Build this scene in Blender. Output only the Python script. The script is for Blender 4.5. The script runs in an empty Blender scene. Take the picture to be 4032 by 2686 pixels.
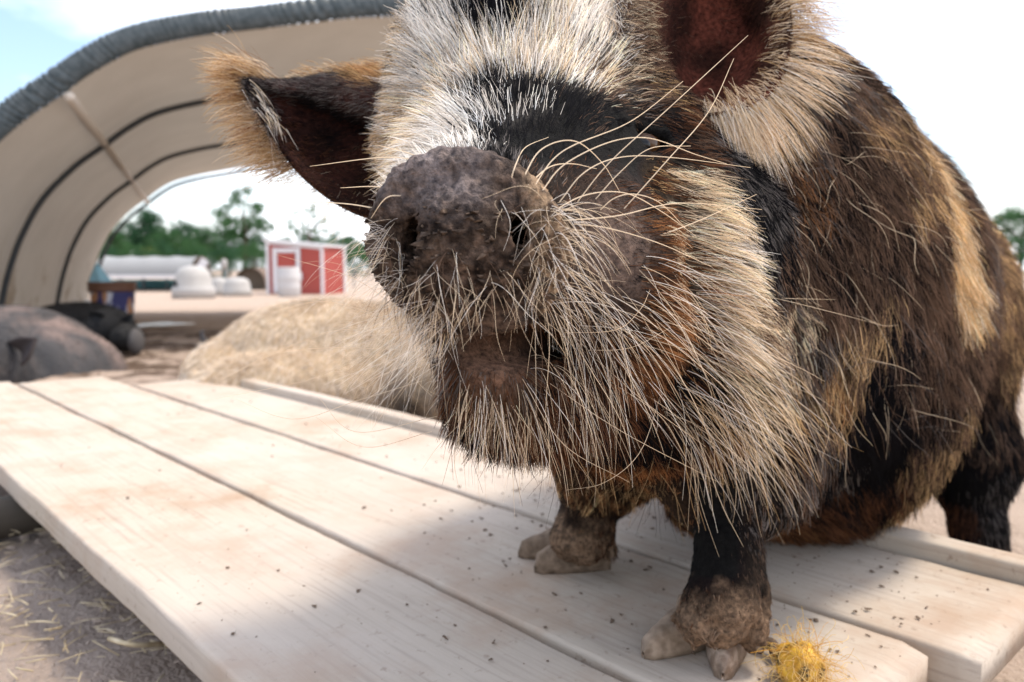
import bpy, bmesh, math, random
import numpy as np
from mathutils import Vector, Matrix
from mathutils.bvhtree import BVHTree
SC = bpy.context.scene
COL = SC.collection
rng = np.random.default_rng(7)
random.seed(7)

# ------------------------------------------------------------------ camera
F = 3104.0; CX = 2016.0; CY = 1343.0
PITCH = math.atan((CY - 1060.0) / F)
CAMZ = 0.43
cam_d = bpy.data.cameras.new('camera'); cam = bpy.data.objects.new('camera', cam_d); COL.objects.link(cam)
cam.location = (0, 0, CAMZ); cam.rotation_euler = (math.pi / 2 - PITCH, 0, 0)
cam_d.sensor_width = 36.0; cam_d.lens = 36.0 * F / 4032.0
cam_d.clip_start = 0.02; cam_d.clip_end = 3000
cam_d.dof.use_dof = True; cam_d.dof.focus_distance = 0.47
cam_d.dof.aperture_fstop = cam_d.lens / 1000 / 0.0034 
SC.camera = cam

# ------------------------------------------------------------------ light
SUN_AZ, SUN_EL = math.radians(72), math.radians(63)
sun_d = bpy.data.lights.new('sun', 'SUN'); sun = bpy.data.objects.new('sun', sun_d); COL.objects.link(sun)
sun_d.energy = 1.7; sun_d.angle = math.radians(11.0); sun_d.color = (1.0, 0.9, 0.76)
SDIR = Vector((math.sin(SUN_AZ) * math.cos(SUN_EL), math.cos(SUN_AZ) * math.cos(SUN_EL), math.sin(SUN_EL)))
sun.rotation_euler = SDIR.to_track_quat('Z', 'Y').to_euler()
sun.location = (3, 3, 6)
W = bpy.data.worlds.new('World'); SC.world = W; W.use_nodes = True
nt = W.node_tree; nt.nodes.clear()
wo = nt.nodes.new('ShaderNodeOutputWorld'); bg = nt.nodes.new('ShaderNodeBackground')
sky = nt.nodes.new('ShaderNodeTexSky'); sky.sky_type = 'NISHITA'; sky.sun_disc = False
sky.sun_elevation = SUN_EL; sky.sun_rotation = SUN_AZ; sky.altitude = 100; sky.air_density = 1.0; sky.dust_density = 2.2; sky.ozone_density = 1.0
# thin bright cloud over the blue
tc = nt.nodes.new('ShaderNodeTexCoord'); mp = nt.nodes.new('ShaderNodeMapping'); mp.inputs['Scale'].default_value = (1.0, 1.0, 2.6)
mp.inputs['Location'].default_value = (6.6, 2.2, 0.1)
nz = nt.nodes.new('ShaderNodeTexNoise'); nz.inputs['Scale'].default_value = 1.9; nz.inputs['Detail'].default_value = 6; nz.inputs['Roughness'].default_value = 0.52
rp = nt.nodes.new('ShaderNodeValToRGB'); rp.color_ramp.elements[0].position = 0.40; rp.color_ramp.elements[1].position = 0.64
mx = nt.nodes.new('ShaderNodeMix'); mx.data_type = 'RGBA'
mx.inputs['B'].default_value = (8.4, 8.6, 9.1, 1)
nt.links.new(tc.outputs['Generated'], mp.inputs['Vector']); nt.links.new(mp.outputs['Vector'], nz.inputs['Vector'])
nt.links.new(nz.outputs['Fac'], rp.inputs['Fac']); nt.links.new(rp.outputs['Color'], mx.inputs['Factor'])
nt.links.new(sky.outputs['Color'], mx.inputs['A']); nt.links.new(mx.outputs['Result'], bg.inputs['Color'])
bg.inputs['Strength'].default_value = 0.15
nt.links.new(bg.outputs['Background'], wo.inputs['Surface'])
SC.view_settings.view_transform = 'Standard'; SC.view_settings.look = 'None'
SC.view_settings.exposure = 1.06; SC.view_settings.gamma = 1.0; SC.view_settings.use_curve_mapping = False
SC.cycles.use_denoising = True
SC.cycles.max_bounces = 8; SC.cycles.diffuse_bounces = 4; SC.cycles.glossy_bounces = 2; SC.cycles.transmission_bounces = 4; SC.cycles.transparent_max_bounces = 8
SC.cycles.caustics_reflective = False; SC.cycles.caustics_refractive = False
SC.cycles_curves.shape = 'RIBBONS'; SC.cycles_curves.subdivisions = 2

# ------------------------------------------------------------------ helpers
_c, _s = math.cos(PITCH), math.sin(PITCH)
def P(px, py, d):
    """point at distance d along the lens axis seen at photograph pixel (px,py)"""
    x = (px - CX) / F * d; y = -(py - CY) / F * d
    return np.array([x, d * _c + y * _s, CAMZ - d * _s + y * _c])
def onz(px, py, z):
    """point at height z seen at pixel"""
    a = P(px, py, 1.0) - np.array([0, 0, CAMZ]); t = (z - CAMZ) / a[2]
    return np.array([0, 0, CAMZ]) + a * t
def proj(p):
    p = np.asarray(p, float); q = p - np.array([0, 0, CAMZ])
    d = q[..., 1] * _c - q[..., 2] * _s; y = q[..., 1] * _s + q[..., 2] * _c
    return CX + F * q[..., 0] / d, CY - F * y / d, d
def tag(o, label=None, cat=None, group=None, kind=None):
    if label: o['label'] = label
    if cat: o['category'] = cat
    if group: o['group'] = group
    if kind: o['kind'] = kind
    return o
def empty(name, loc, label, cat, group=None):
    o = bpy.data.objects.new(name, None); COL.objects.link(o); o.location = loc; o.empty_display_size = 0.1
    return tag(o, label, cat, group)
def mesh_obj(name, verts, faces, mats, parent=None, smooth=True, world=True):
    me = bpy.data.meshes.new(name)
    me.from_pydata([tuple(v) for v in verts], [], [tuple(f) for f in faces]); me.update()
    return link(name, me, mats, parent, smooth)
def link(name, me, mats, parent=None, smooth=True):
    if mats is not None:
        for m in (mats if isinstance(mats, (list, tuple)) else [mats]): me.materials.append(m)
    if smooth: me.polygons.foreach_set('use_smooth', [True] * len(me.polygons))
    o = bpy.data.objects.new(name, me); COL.objects.link(o)
    if parent is not None:
        o.parent = parent; o.matrix_parent_inverse = Matrix.Translation(-parent.location) if parent.rotation_euler[2] == 0 else parent.matrix_basis.inverted()
    return o
def bm_obj(name, bm, mats, parent=None, smooth=True):
    me = bpy.data.meshes.new(name); bmesh.ops.recalc_face_normals(bm, faces=bm.faces); bm.to_mesh(me); bm.free()
    return link(name, me, mats, parent, smooth)
def mat(name, color=(0.5, 0.5, 0.5), rough=0.8, spec=0.3):
    m = bpy.data.materials.new(name); m.use_nodes = True
    b = m.node_tree.nodes['Principled BSDF']; b.inputs['Base Color'].default_value = (*color, 1)
    b.inputs['Roughness'].default_value = rough; b.inputs['Specular IOR Level'].default_value = spec
    return m
class NT:
    """tiny node builder"""
    def __init__(s, m): s.t = m.node_tree; s.b = s.t.nodes.get('Principled BSDF'); s.co = None
    def n(s, typ, **kw):
        x = s.t.nodes.new(typ)
        for k, v in kw.items():
            if k in x.inputs: x.inputs[k].default_value = v
            else: setattr(x, k, v)
        return x
    def l(s, a, b): s.t.links.new(a, b)
    def coord(s, which='Object', scale=(1, 1, 1), rot=(0, 0, 0)):
        if s.co is None: s.co = s.n('ShaderNodeTexCoord')
        m = s.n('ShaderNodeMapping'); m.inputs['Scale'].default_value = scale; m.inputs['Rotation'].default_value = rot
        s.l(s.co.outputs[which], m.inputs['Vector']); return m.outputs['Vector']
    def noise(s, vec, scale=5, detail=4, rough=0.55, dist=0.0):
        x = s.n('ShaderNodeTexNoise'); x.inputs['Scale'].default_value = scale; x.inputs['Detail'].default_value = detail
        x.inputs['Roughness'].default_value = rough; x.inputs['Distortion'].default_value = dist; s.l(vec, x.inputs['Vector']); return x.outputs['Fac']
    def ramp(s, fac, stops):
        x = s.n('ShaderNodeValToRGB'); e = x.color_ramp.elements
        while len(e) < len(stops): e.new(0.5)
        for i, (p, c) in enumerate(stops):
            e[i].position = p; e[i].color = (*c, 1) if len(c) == 3 else c
        s.l(fac, x.inputs['Fac']); return x.outputs['Color']
    def mix(s, fac, a, b, typ='MIX'):
        x = s.n('ShaderNodeMix', data_type='RGBA', blend_type=typ)
        for v, k in ((fac, 'Factor'), (a, 'A'), (b, 'B')):
            if isinstance(v, (int, float)): x.inputs[k].default_value = v
            elif isinstance(v, tuple): x.inputs[k].default_value = (*v, 1)
            else: s.l(v, x.inputs[k])
        return x.outputs['Result']
    def bump(s, h, strength=0.5, dist=0.01):
        x = s.n('ShaderNodeBump'); x.inputs['Strength'].default_value = strength; x.inputs['Distance'].default_value = dist
        s.l(h, x.inputs['Height']); s.l(x.outputs['Normal'], s.b.inputs['Normal']); return x
    def base(s, c): s.l(c, s.b.inputs['Base Color'])

def vnoise(p, scale, seed=0, octaves=3):
    """value noise on Nx3 points, about -1..1"""
    out = np.zeros(len(p)); amp = 1.0; tot = 0
    for o in range(octaves):
        q = p * scale * (2 ** o) + seed * 17.31 + o * 5.7; i = np.floor(q).astype(np.int64); f = q - i; f = f * f * (3 - 2 * f)
        acc = 0
        for dx in (0, 1):
            for dy in (0, 1):
                for dz in (0, 1):
                    h = (i[:, 0] + dx) * 374761393 + (i[:, 1] + dy) * 668265263 + (i[:, 2] + dz) * 2147483647 + seed * 1274126177
                    h = (h ^ (h >> 13)) * 1274126177; h = (h ^ (h >> 16)) & 0xffff
                    w = (f[:, 0] if dx else 1 - f[:, 0]) * (f[:, 1] if dy else 1 - f[:, 1]) * (f[:, 2] if dz else 1 - f[:, 2])
                    acc = acc + w * (h / 32767.5 - 1)
        out += amp * acc; tot += amp; amp *= 0.5
    return out / tot

# ---- implicit bodies -> one continuous mesh
class SDF:
    def __init__(s, lo, hi, h):
        s.lo = np.array(lo, float); s.h = h; s.n = np.ceil((np.array(hi) - s.lo) / h).astype(int) + 1
        s.v = np.full(s.n, 1.0, np.float32)
    def _box(s, lo, hi):
        a = np.clip(np.floor((lo - s.lo) / s.h).astype(int), 0, s.n - 1); b = np.clip(np.ceil((hi - s.lo) / s.h).astype(int) + 1, 0, s.n)
        if np.any(b - a < 1): return None
        sl = tuple(slice(a[i], b[i]) for i in range(3))
        g = np.meshgrid(*[s.lo[i] + s.h * np.arange(a[i], b[i]) for i in range(3)], indexing='ij')
        return sl, np.stack(g, -1).astype(np.float32)
    def _merge(s, sl, d, k, sub):
        v = s.v[sl]
        if sub:
            d = -d; h = np.clip(0.5 - 0.5 * (v - d) / k, 0, 1) if k else None
            s.v[sl] = v * (1 - h) + d * h + k * h * (1 - h) if k else np.maximum(v, d)
            return
        if k:
            h = np.clip(0.5 + 0.5 * (v - d) / k, 0, 1); s.v[sl] = v * (1 - h) + d * h - k * h * (1 - h)
        else: s.v[sl] = np.minimum(v, d)
    def cone(s, a, ra, b, rb, k=0.03, sub=False):
        a = np.asarray(a, float); b = np.asarray(b, float); m = max(ra, rb) + k * 1.3 + 2 * s.h
        r = s._box(np.minimum(a, b) - m, np.maximum(a, b) + m)
        if r is None: return
        sl, g = r; ba = (b - a).astype(np.float32); pa = g - a.astype(np.float32)
        h = np.clip(pa @ ba / max(float(ba @ ba), 1e-9), 0, 1)
        d = np.linalg.norm(pa - h[..., None] * ba, axis=-1) - (ra + (rb - ra) * h)
        s._merge(sl, d, k, sub)
    def chain(s, pts, k=0.03):
        for (a, ra), (b, rb) in zip(pts[:-1], pts[1:]): s.cone(a, ra, b, rb, k)
    def ell(s, c, r, R=None, k=0.03, sub=False):
        c = np.asarray(c, float); r = np.asarray(r, float) * np.ones(3); m = r.max() + k * 1.3 + 2 * s.h
        q = s._box(c - m, c + m)
        if q is None: return
        sl, g = q; p = g - c.astype(np.float32)
        if R is not None: p = p @ np.asarray(R, np.float32)      # columns of R: the axes
        rf = r.astype(np.float32); k0 = np.linalg.norm(p / rf, axis=-1); k1 = np.linalg.norm(p / (rf * rf), axis=-1)
        d = np.where(k1 > 1e-6, k0 * (k0 - 1) / np.maximum(k1, 1e-6), -r.min())
        s._merge(sl, d, k, sub)
    def mesh(s):
        v = s.v; n = np.array(v.shape) - 1; neg = v < 0
        cs = [(i, j, k) for i in (0, 1) for j in (0, 1) for k in (0, 1)]
        cnt = sum(neg[i:i + n[0], j:j + n[1], k:k + n[2]].astype(np.int8) for i, j, k in cs)
        cell = np.argwhere((cnt > 0) & (cnt < 8)); N = len(cell); idx = np.full(n, -1, np.int64); idx[tuple(cell.T)] = np.arange(N)
        acc = np.zeros((N, 3)); num = np.zeros(N); val = {c: v[cell[:, 0] + c[0], cell[:, 1] + c[1], cell[:, 2] + c[2]] for c in cs}
        for c in cs:
            for ax in range(3):
                if c[ax] == 0:
                    e = list(c); e[ax] = 1; e = tuple(e); a, b = val[c], val[e]; m = (a < 0) != (b < 0)
                    t = np.where(m, a / np.where(m, a - b, 1), 0); p = np.zeros((N, 3)); p[:] = c; p[:, ax] = t
                    acc[m] += p[m]; num += m
        V = s.lo + s.h * (cell + acc / num[:, None])
        faces = []
        for ax in range(3):
            u, w = (ax + 1) % 3, (ax + 2) % 3
            a = [slice(0, n[i]) for i in range(3)]; b = list(a)
            sa = [slice(0, v.shape[i]) for i in range(3)]; sb = list(sa); sa[ax] = slice(0, n[ax]); sb[ax] = slice(1, n[ax] + 1)
            A = neg[tuple(sa)]; B = neg[tuple(sb)]; E = np.argwhere(A != B)
            E = E[(E[:, u] > 0) & (E[:, w] > 0) & (E[:, u] < n[u]) & (E[:, w] < n[w])]
            du = np.zeros(3, int); du[u] = 1; dw = np.zeros(3, int); dw[w] = 1
            q = np.stack([idx[tuple((E - du - dw).T)], idx[tuple((E - dw).T)], idx[tuple(E.T)], idx[tuple((E - du).T)]], 1)
            inside = A[tuple(E.T)]; q[~inside] = q[~inside][:, ::-1]; faces.append(q[(q >= 0).all(1)])
        return V, np.concatenate(faces)
def fast_mesh(name, V, Fq):
    me = bpy.data.meshes.new(name); me.vertices.add(len(V)); me.vertices.foreach_set('co', np.asarray(V, np.float32).ravel())
    k = Fq.shape[1]; me.loops.add(Fq.size); me.loops.foreach_set('vertex_index', Fq.ravel().astype(np.int32))
    me.polygons.add(len(Fq)); me.polygons.foreach_set('loop_start', (np.arange(len(Fq)) * k).astype(np.int32)); me.polygons.foreach_set('loop_total', np.full(len(Fq), k, np.int32))
    me.update(); me.validate(); return me
def smooth_verts(V, Fq, it=2, lam=0.5):
    e = np.concatenate([Fq[:, [i, (i + 1) % Fq.shape[1]]] for i in range(Fq.shape[1])]); n = np.bincount(e[:, 0], minlength=len(V)) + np.bincount(e[:, 1], minlength=len(V))
    for _ in range(it):
        a = np.stack([np.bincount(e[:, 0], V[e[:, 1], i], len(V)) + np.bincount(e[:, 1], V[e[:, 0], i], len(V)) for i in range(3)], 1)
        V = V + lam * (a / np.maximum(n, 1)[:, None] - V)
    return V
def vnormals(V, Fq):
    fn = np.cross(V[Fq[:, 2]] - V[Fq[:, 0]], V[Fq[:, 3 if Fq.shape[1] > 3 else 1]] - V[Fq[:, 1 if Fq.shape[1] > 3 else 0]])
    if Fq.shape[1] == 3: fn = np.cross(V[Fq[:, 1]] - V[Fq[:, 0]], V[Fq[:, 2]] - V[Fq[:, 0]])
    N = np.zeros_like(V)
    for i in range(Fq.shape[1]):
        for a in range(3): N[:, a] += np.bincount(Fq[:, i], fn[:, a], len(V))
    return N / np.maximum(np.linalg.norm(N, axis=1, keepdims=True), 1e-12)
def catmull(pts, n):
    p = np.asarray(pts, float); p = np.vstack([2 * p[0] - p[1], p, 2 * p[-1] - p[-2]]); out = []
    seg = len(p) - 3
    for t in np.linspace(0, seg, n):
        i = min(int(t), seg - 1); f = t - i; a, b, c, d = p[i:i + 4]
        out.append(0.5 * (2 * b + (c - a) * f + (2 * a - 5 * b + 4 * c - d) * f * f + (3 * b - a - 3 * c + d) * f ** 3))
    return np.array(out)
def loft(rails, nu, nv):
    """rails: list of equally long polylines; resampled to a smooth nu x nv sheet"""
    R = np.stack([catmull(r, nu) for r in rails]); S = np.stack([catmull(R[:, i], nv) for i in range(nu)], 0)
    V = S.reshape(-1, 3); Fq = np.array([[i * nv + j, i * nv + j + 1, (i + 1) * nv + j + 1, (i + 1) * nv + j] for i in range(nu - 1) for j in range(nv - 1)])
    return V, Fq
def tube_mesh(pts, rad, seg=10, cap=True):
    pts = np.asarray(pts, float); n = len(pts); rad = np.ones(n) * rad
    T = np.gradient(pts, axis=0); T /= np.linalg.norm(T, axis=1, keepdims=True) + 1e-12
    up = np.array([0, 0, 1.0]) if abs(T[0][2]) < 0.9 else np.array([1.0, 0, 0]); V = []
    x = np.cross(up, T[0]); x /= np.linalg.norm(x)
    for i in range(n):
        x = x - T[i] * (x @ T[i]); x /= np.linalg.norm(x) + 1e-12; y = np.cross(T[i], x)
        for j in range(seg):
            a = 2 * math.pi * j / seg; V.append(pts[i] + rad[i] * (math.cos(a) * x + math.sin(a) * y))
    Fs = [[i * seg + j, i * seg + (j + 1) % seg, (i + 1) * seg + (j + 1) % seg, (i + 1) * seg + j] for i in range(n - 1) for j in range(seg)]
    if cap: Fs += [list(range(seg))[::-1], [(n - 1) * seg + j for j in range(seg)]]
    return V, Fs
def merge(parts):
    V = []; Fs = []
    for v, f in parts:
        o = len(V); V += [tuple(x) for x in v]; Fs += [[i + o for i in q] for q in f]
    return V, Fs
def box_mesh(c, x, y, z):
    """centre and three half-axis vectors"""
    c, x, y, z = (np.asarray(q, float) for q in (c, x, y, z))
    V = [c + i * x + j * y + k * z for i in (-1, 1) for j in (-1, 1) for k in (-1, 1)]
    return V, [[0, 1, 3, 2], [4, 6, 7, 5], [0, 4, 5, 1], [2, 3, 7, 6], [0, 2, 6, 4], [1, 5, 7, 3]]

def gz(x, y):
    """height of the ground"""
    x = np.asarray(x, float); y = np.asarray(y, float)
    return np.where(y < 2, 0, np.where(y < 30, -0.02 * (y - 2), -0.56 + 0.008 * np.minimum(y - 30, 30)))
# ================================================================== ground
def graded(lo, hi, fine_lo, fine_hi, step, grow):
    a = list(np.arange(fine_lo, fine_hi, step)); s = step
    while a[-1] < hi: s *= grow; a.append(a[-1] + s)
    s = step
    while a[0] > lo: s *= grow; a.insert(0, a[0] - s)
    return np.array(a)
gx = graded(-700, 700, -2.6, 2.4, 0.022, 1.09); gy = graded(-60, 900, 0.3, 5.0, 0.022, 1.07)
GX, GY = np.meshgrid(gx, gy, indexing='ij'); gpt = np.stack([GX.ravel(), GY.ravel(), np.zeros(GX.size)], 1)
near_ = np.clip(1 - (GY.ravel() - 4) / 25, 0, 1) * np.clip(1 - (np.abs(GX.ravel()) - 3) / 15, 0, 1)
lump = 0.020 * vnoise(gpt, 5, 51, 2) + 0.013 * vnoise(gpt, 16, 52, 2) + 0.010 * np.abs(vnoise(gpt, 40, 53, 2)) + 0.03 * vnoise(gpt, 1.1, 54, 2) * np.clip((GY.ravel() - 1.5) / 3, 0, 1)
gpt[:, 2] = gz(GX.ravel(), GY.ravel()) + near_ * lump - 0.012
ni, nj = GX.shape; ii, jj = np.meshgrid(np.arange(ni - 1), np.arange(nj - 1), indexing='ij'); a_ = (ii * nj + jj).ravel()
gF = np.stack([a_, a_ + nj, a_ + nj + 1, a_ + 1], 1)
def ground_material():
    m = mat('dirt', rough=0.95, spec=0.15); t = NT(m); v = t.coord()
    n1 = t.noise(v, 0.9, 6, 0.6); n2 = t.noise(v, 9, 6, 0.62); n3 = t.noise(v, 60, 4, 0.65); n4 = t.noise(v, 4.2, 5, 0.6, 0.8)
    sand = t.mix(n2, (0.36, 0.27, 0.205), (0.50, 0.39, 0.31)); soil = t.mix(n2, (0.24, 0.185, 0.15), (0.46, 0.38, 0.325)); wet = t.mix(n3, (0.075, 0.050, 0.036), (0.17, 0.115, 0.08))
    # churned wet soil in front of the shelter, pale dry sand further off and on the right
    sep = t.n('ShaderNodeSeparateXYZ'); t.l(t.co.outputs['Object'], sep.inputs[0])
    def blob(cx, cy, rx, ry):
        q = t.n('ShaderNodeMapping', vector_type='TEXTURE'); q.inputs['Location'].default_value = (cx, cy, 0); q.inputs['Scale'].default_value = (rx, ry, 40); t.l(t.co.outputs['Object'], q.inputs['Vector'])
        g = t.n('ShaderNodeTexGradient', gradient_type='SPHERICAL'); t.l(q.outputs['Vector'], g.inputs['Vector']); return g.outputs['Fac']
    k = t.ramp(blob(-1.6, 1.4, 2.2, 2.0), [(0.05, (0, 0, 0)), (0.5, (1, 1, 1))]); c = t.mix(k, sand, soil)
    k2 = t.mix(1.0, t.ramp(blob(-2.2, 4.9, 3.0, 3.2), [(0.1, (0, 0, 0)), (0.55, (1, 1, 1))]), t.ramp(n4, [(0.40, (0, 0, 0)), (0.52, (1, 1, 1))]), 'MULTIPLY'); c = t.mix(k2, c, wet)
    c = t.mix(t.ramp(n3, [(0.62, (0, 0, 0)), (0.74, (0.6, 0.6, 0.6))]), c, (0.10, 0.075, 0.058)); t.base(c)
    n5 = t.noise(v, 130, 3, 0.7); t.bump(t.mix(0.5, n3, n5), 1.0, 0.02); return m
M_GROUND = ground_material()
ground_o = link('ground', fast_mesh('ground', gpt, gF), M_GROUND); ground_o['kind'] = 'structure'
# puddle
pc = np.array([-3.28, 7.3]); a_ = np.linspace(0, 2 * math.pi, 48, endpoint=False); rr = 1 + 0.25 * np.sin(3 * a_ + 1) + 0.12 * np.sin(7 * a_)
pv = [(pc[0] + 0.22 * r * math.cos(t) , pc[1] + 0.42 * r * math.sin(t), gz(0, 5.55) + 0.024) for t, r in zip(a_, rr)] 
pv = [(x, y, -0.02 * (y - 2) + 0.027) for x, y, z in pv]
M_WATER = mat('puddle_water', (0.16, 0.15, 0.14), 0.06, 0.8)
o = mesh_obj('puddle', pv, [list(range(48))], M_WATER, smooth=False); o['kind'] = 'structure'

# ================================================================== plank deck
DT = np.array([0.68, -0.733, 0]); DT /= np.linalg.norm(DT); DN = np.array([-DT[1], DT[0], 0.0]); UZ = np.array([0, 0, 1.0]); DTOP = 0.10
def wood_material(name, seed, warm=1.0):
    m = mat(name, rough=0.85, spec=0.2); t = NT(m); ang = math.atan2(DT[1], DT[0])
    v = t.coord('Object', (1, 1, 1), (0, 0, -ang)); mp2 = t.n('ShaderNodeMapping'); mp2.inputs['Scale'].default_value = (1.6, 26, 26); mp2.inputs['Location'].default_value = (seed * 3.1, seed * 7.7, seed); t.l(v, mp2.inputs['Vector'])
    mp3 = t.n('ShaderNodeMapping'); mp3.inputs['Scale'].default_value = (5, 150, 150); mp3.inputs['Location'].default_value = (seed, seed * 2.3, 0); t.l(v, mp3.inputs['Vector'])
    g1 = t.noise(mp2.outputs['Vector'], 1.0, 5, 0.6, 0.4); g2 = t.noise(mp3.outputs['Vector'], 1.0, 4, 0.65, 0.2); d1 = t.noise(v, 7, 6, 0.65); d2 = t.noise(v, 70, 4, 0.7); d3 = t.noise(v, 2.3, 4, 0.55)
    c = t.mix(g1, (0.38, 0.31, 0.24), (0.52, 0.445, 0.36)); c = t.mix(t.ramp(g2, [(0.32, (0.6, 0.6, 0.6)), (0.50, (0, 0, 0))]), c, (0.27, 0.21, 0.165))
    c = t.mix(t.ramp(d1, [(0.47, (0, 0, 0)), (0.66, (0.9, 0.9, 0.9))]), c, (0.37, 0.26, 0.18))          # trodden-in soil
    c = t.mix(t.ramp(d2, [(0.60, (0, 0, 0)), (0.70, (0.8, 0.8, 0.8))]), c, (0.22, 0.15, 0.10)); c = t.mix(t.ramp(d3, [(0.35, (0, 0, 0)), (0.7, (0.5, 0.5, 0.5))]), c, (0.56, 0.485, 0.43)); t.base(c)
    t.bump(t.mix(0.5, g2, d2), 0.5, 0.0025); return m
deck = empty('wooden_deck', (0.0, 1.3, 0.0), 'low weathered deck of broad pale planks strewn with mud crumbs', 'deck')
def plank(o0, o1, t0, t1, seed, top=DTOP, th=0.036, crack=()):
    """rounded board between offsets o0..o1 across and t0..t1 along"""
    na = 110; A = np.linspace(t0, t1, na); r = 0.005; prof = []
    for (cx, cz, a0) in ((o1 - r, top - r, 0), (o0 + r, top - r, 90), (o0 + r, top - th + r, 180), (o1 - r, top - th + r, 270)):
        for k in range(5): a = math.radians(a0 + 22.5 * k); prof.append((cx + r * math.cos(a), cz + r * math.sin(a)))
        if a0 == 0: prof += [(o1 - r + (o0 - o1 + 2 * r) * f, top) for f in np.linspace(0.06, 0.94, 16)]
    prof = np.array(prof); npf = len(prof); V = np.zeros((na, npf, 3))
    V[:] = A[:, None, None] * DT + prof[None, :, :1] * DN + prof[None, :, 1:] * UZ
    ends = np.minimum(np.arange(na), np.arange(na)[::-1]); cen = np.array([(o0 + o1) / 2, top - th / 2]); sh = np.where(ends == 0, 0.004, 0.0)   # eased ends
    V -= (sh[:, None, None] * ((prof - cen) / np.abs(prof - cen).max(0))[None, :, :1]) * DN + (sh[:, None, None] * ((prof - cen) / np.abs(prof - cen).max(0))[None, :, 1:]) * UZ
    W = V.reshape(-1, 3); W = W + (0.0026 * vnoise(W, 6, seed, 2) + 0.0014 * vnoise(W, 40, seed + 1, 3))[:, None] * np.array([DN[0], DN[1], 0.35]); q = []
    for i in range(na - 1):
        for j in range(npf): q.append([i * npf + j, (i + 1) * npf + j, (i + 1) * npf + (j + 1) % npf, i * npf + (j + 1) % npf])
    q += [list(range(npf)), [(na - 1) * npf + j for j in range(npf)][::-1]]
    o = mesh_obj('plank', W, q, wood_material('plank_wood', seed), deck); return o
plank(0.252, 0.482, -2.72, -0.16, 1); plank(0.492, 0.716, -2.66, -0.236, 2); plank(0.728, 0.938, -2.40, -0.200, 3)
# raised board along the back edge, and the bearers underneath
plank(0.941, 0.978, -2.15, -0.06, 4, top=DTOP + 0.020, th=0.055)
M_BEAR = wood_material('bearer_wood', 9)
for tt, nm in ((-0.42, 'bearer'), (-1.5, 'bearer'), (-2.3, 'bearer')):
    V, Fs = box_mesh(tt * DT + 0.61 * DN + UZ * 0.026, DT * 0.045, DN * 0.32, UZ * 0.036); mesh_obj(nm, V, Fs, M_BEAR, deck, smooth=False)
lg = onz(40, 2105, 0.0); V, Fs = tube_mesh([lg - DN * 0.10 + UZ * 0.030, lg + DN * 0.2 + UZ * 0.030, lg + DN * 0.55 + UZ * 0.030], 0.034, 16)
M_LOG = mat('dark_log', (0.05, 0.04, 0.03), 0.8); log_o = mesh_obj('round_log', V, Fs, M_LOG); tag(log_o, 'dark round log lying on the dirt under the outer plank', 'log')

# crumbs of dry mud and straw
def crumb(c, r, seed):
    q = random.Random(seed); n = 7; V = [c + np.array([q.uniform(-1, 1), q.uniform(-1, 1), q.uniform(-0.1, 0.8)]) * r for _ in range(n)]
    bm = bmesh.new()
    for v in V: bm.verts.new(v)
    g = bmesh.ops.convex_hull(bm, input=bm.verts); bm.verts.ensure_lookup_table(); bm.verts.index_update()
    vs = [tuple(v.co) for v in bm.verts]; fs = [[v.index for v in f.verts] for f in bm.faces]; bm.free(); return vs, fs
cr = []
for k in range(900):
    off_ = random.choice([random.uniform(0.27, 0.93), random.gauss(0.73, 0.08), random.gauss(0.86, 0.06)]); tt = random.choice([random.uniform(-2.2, -0.22), random.gauss(-0.62, 0.18), random.gauss(-0.38, 0.12), random.gauss(-0.75, 0.1)])
    if not 0.26 < off_ < 0.935 or tt > -0.24 or 0.478 < off_ < 0.497 or 0.712 < off_ < 0.733: continue
    cr.append(crumb(tt * DT + off_ * DN + UZ * (DTOP + 0.0004), random.choice([0.0006, 0.0008, 0.0008, 0.0011, 0.0011, 0.0016, 0.0024, 0.0034]), k))
M_CRUMB = mat('dry_mud', (0.13, 0.088, 0.06), 0.95); o = mesh_obj('mud_crumbs', *merge(cr), M_CRUMB, smooth=False); tag(o, 'crumbs of dried dark mud scattered over the deck planks', 'mud crumbs', kind='stuff')
st = []
for k in range(1700):
    p = np.array([random.uniform(-1.25, 0.05), random.uniform(0.42, 1.3), 0.0]) if k > 60 else np.array([random.uniform(0.42, 0.9), random.uniform(0.35, 0.75), 0.0])
    if k > 60 and p @ DN > 0.30: continue
    a = random.uniform(0, 6.28); L = random.uniform(0.008, 0.045); d = np.array([math.cos(a), math.sin(a), random.uniform(-0.12, 0.2)]); z = 0.006 + random.uniform(0, 0.012)
    b = np.array([random.uniform(-.2, .2), random.uniform(-.2, .2), .1]); st.append(tube_mesh([p + UZ * z, p + UZ * z + d * L * .5 + b * L * .3, p + UZ * z + d * L], random.uniform(0.0004, 0.0011), 5))
cg = []
for k in range(900):
    p = np.array([random.uniform(-1.2, 0.1), random.uniform(0.42, 1.3), 0.004])
    if p @ DN < 0.30: cg.append(crumb(p, random.choice([0.0015, 0.002, 0.003, 0.004, 0.006, 0.009]), 9000 + k))
o = mesh_obj('dirt_clods', *merge(cg), M_GROUND, smooth=False); tag(o, 'small crumbly clods of soil on the ground beside the deck', 'soil clods', kind='stuff')
w0 = [onz(430, 2515, 0.03), onz(500, 2535, 0.035), onz(560, 2540, 0.03), onz(640, 2535, 0.02)]; st.append(tube_mesh(catmull(w0, 10), 0.0028, 6))
M_STRAW = mat('straw', (0.52, 0.42, 0.26), 0.7); t_ = NT(M_STRAW); t_.base(t_.ramp(t_.noise(t_.coord(), 35, 2), [(0.3, (0.30, 0.22, 0.12)), (0.7, (0.62, 0.52, 0.36))]))
o = mesh_obj('straw', *merge(st), M_STRAW); tag(o, 'loose bits of dry straw littering the dirt below the deck', 'straw', kind='stuff')

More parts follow.
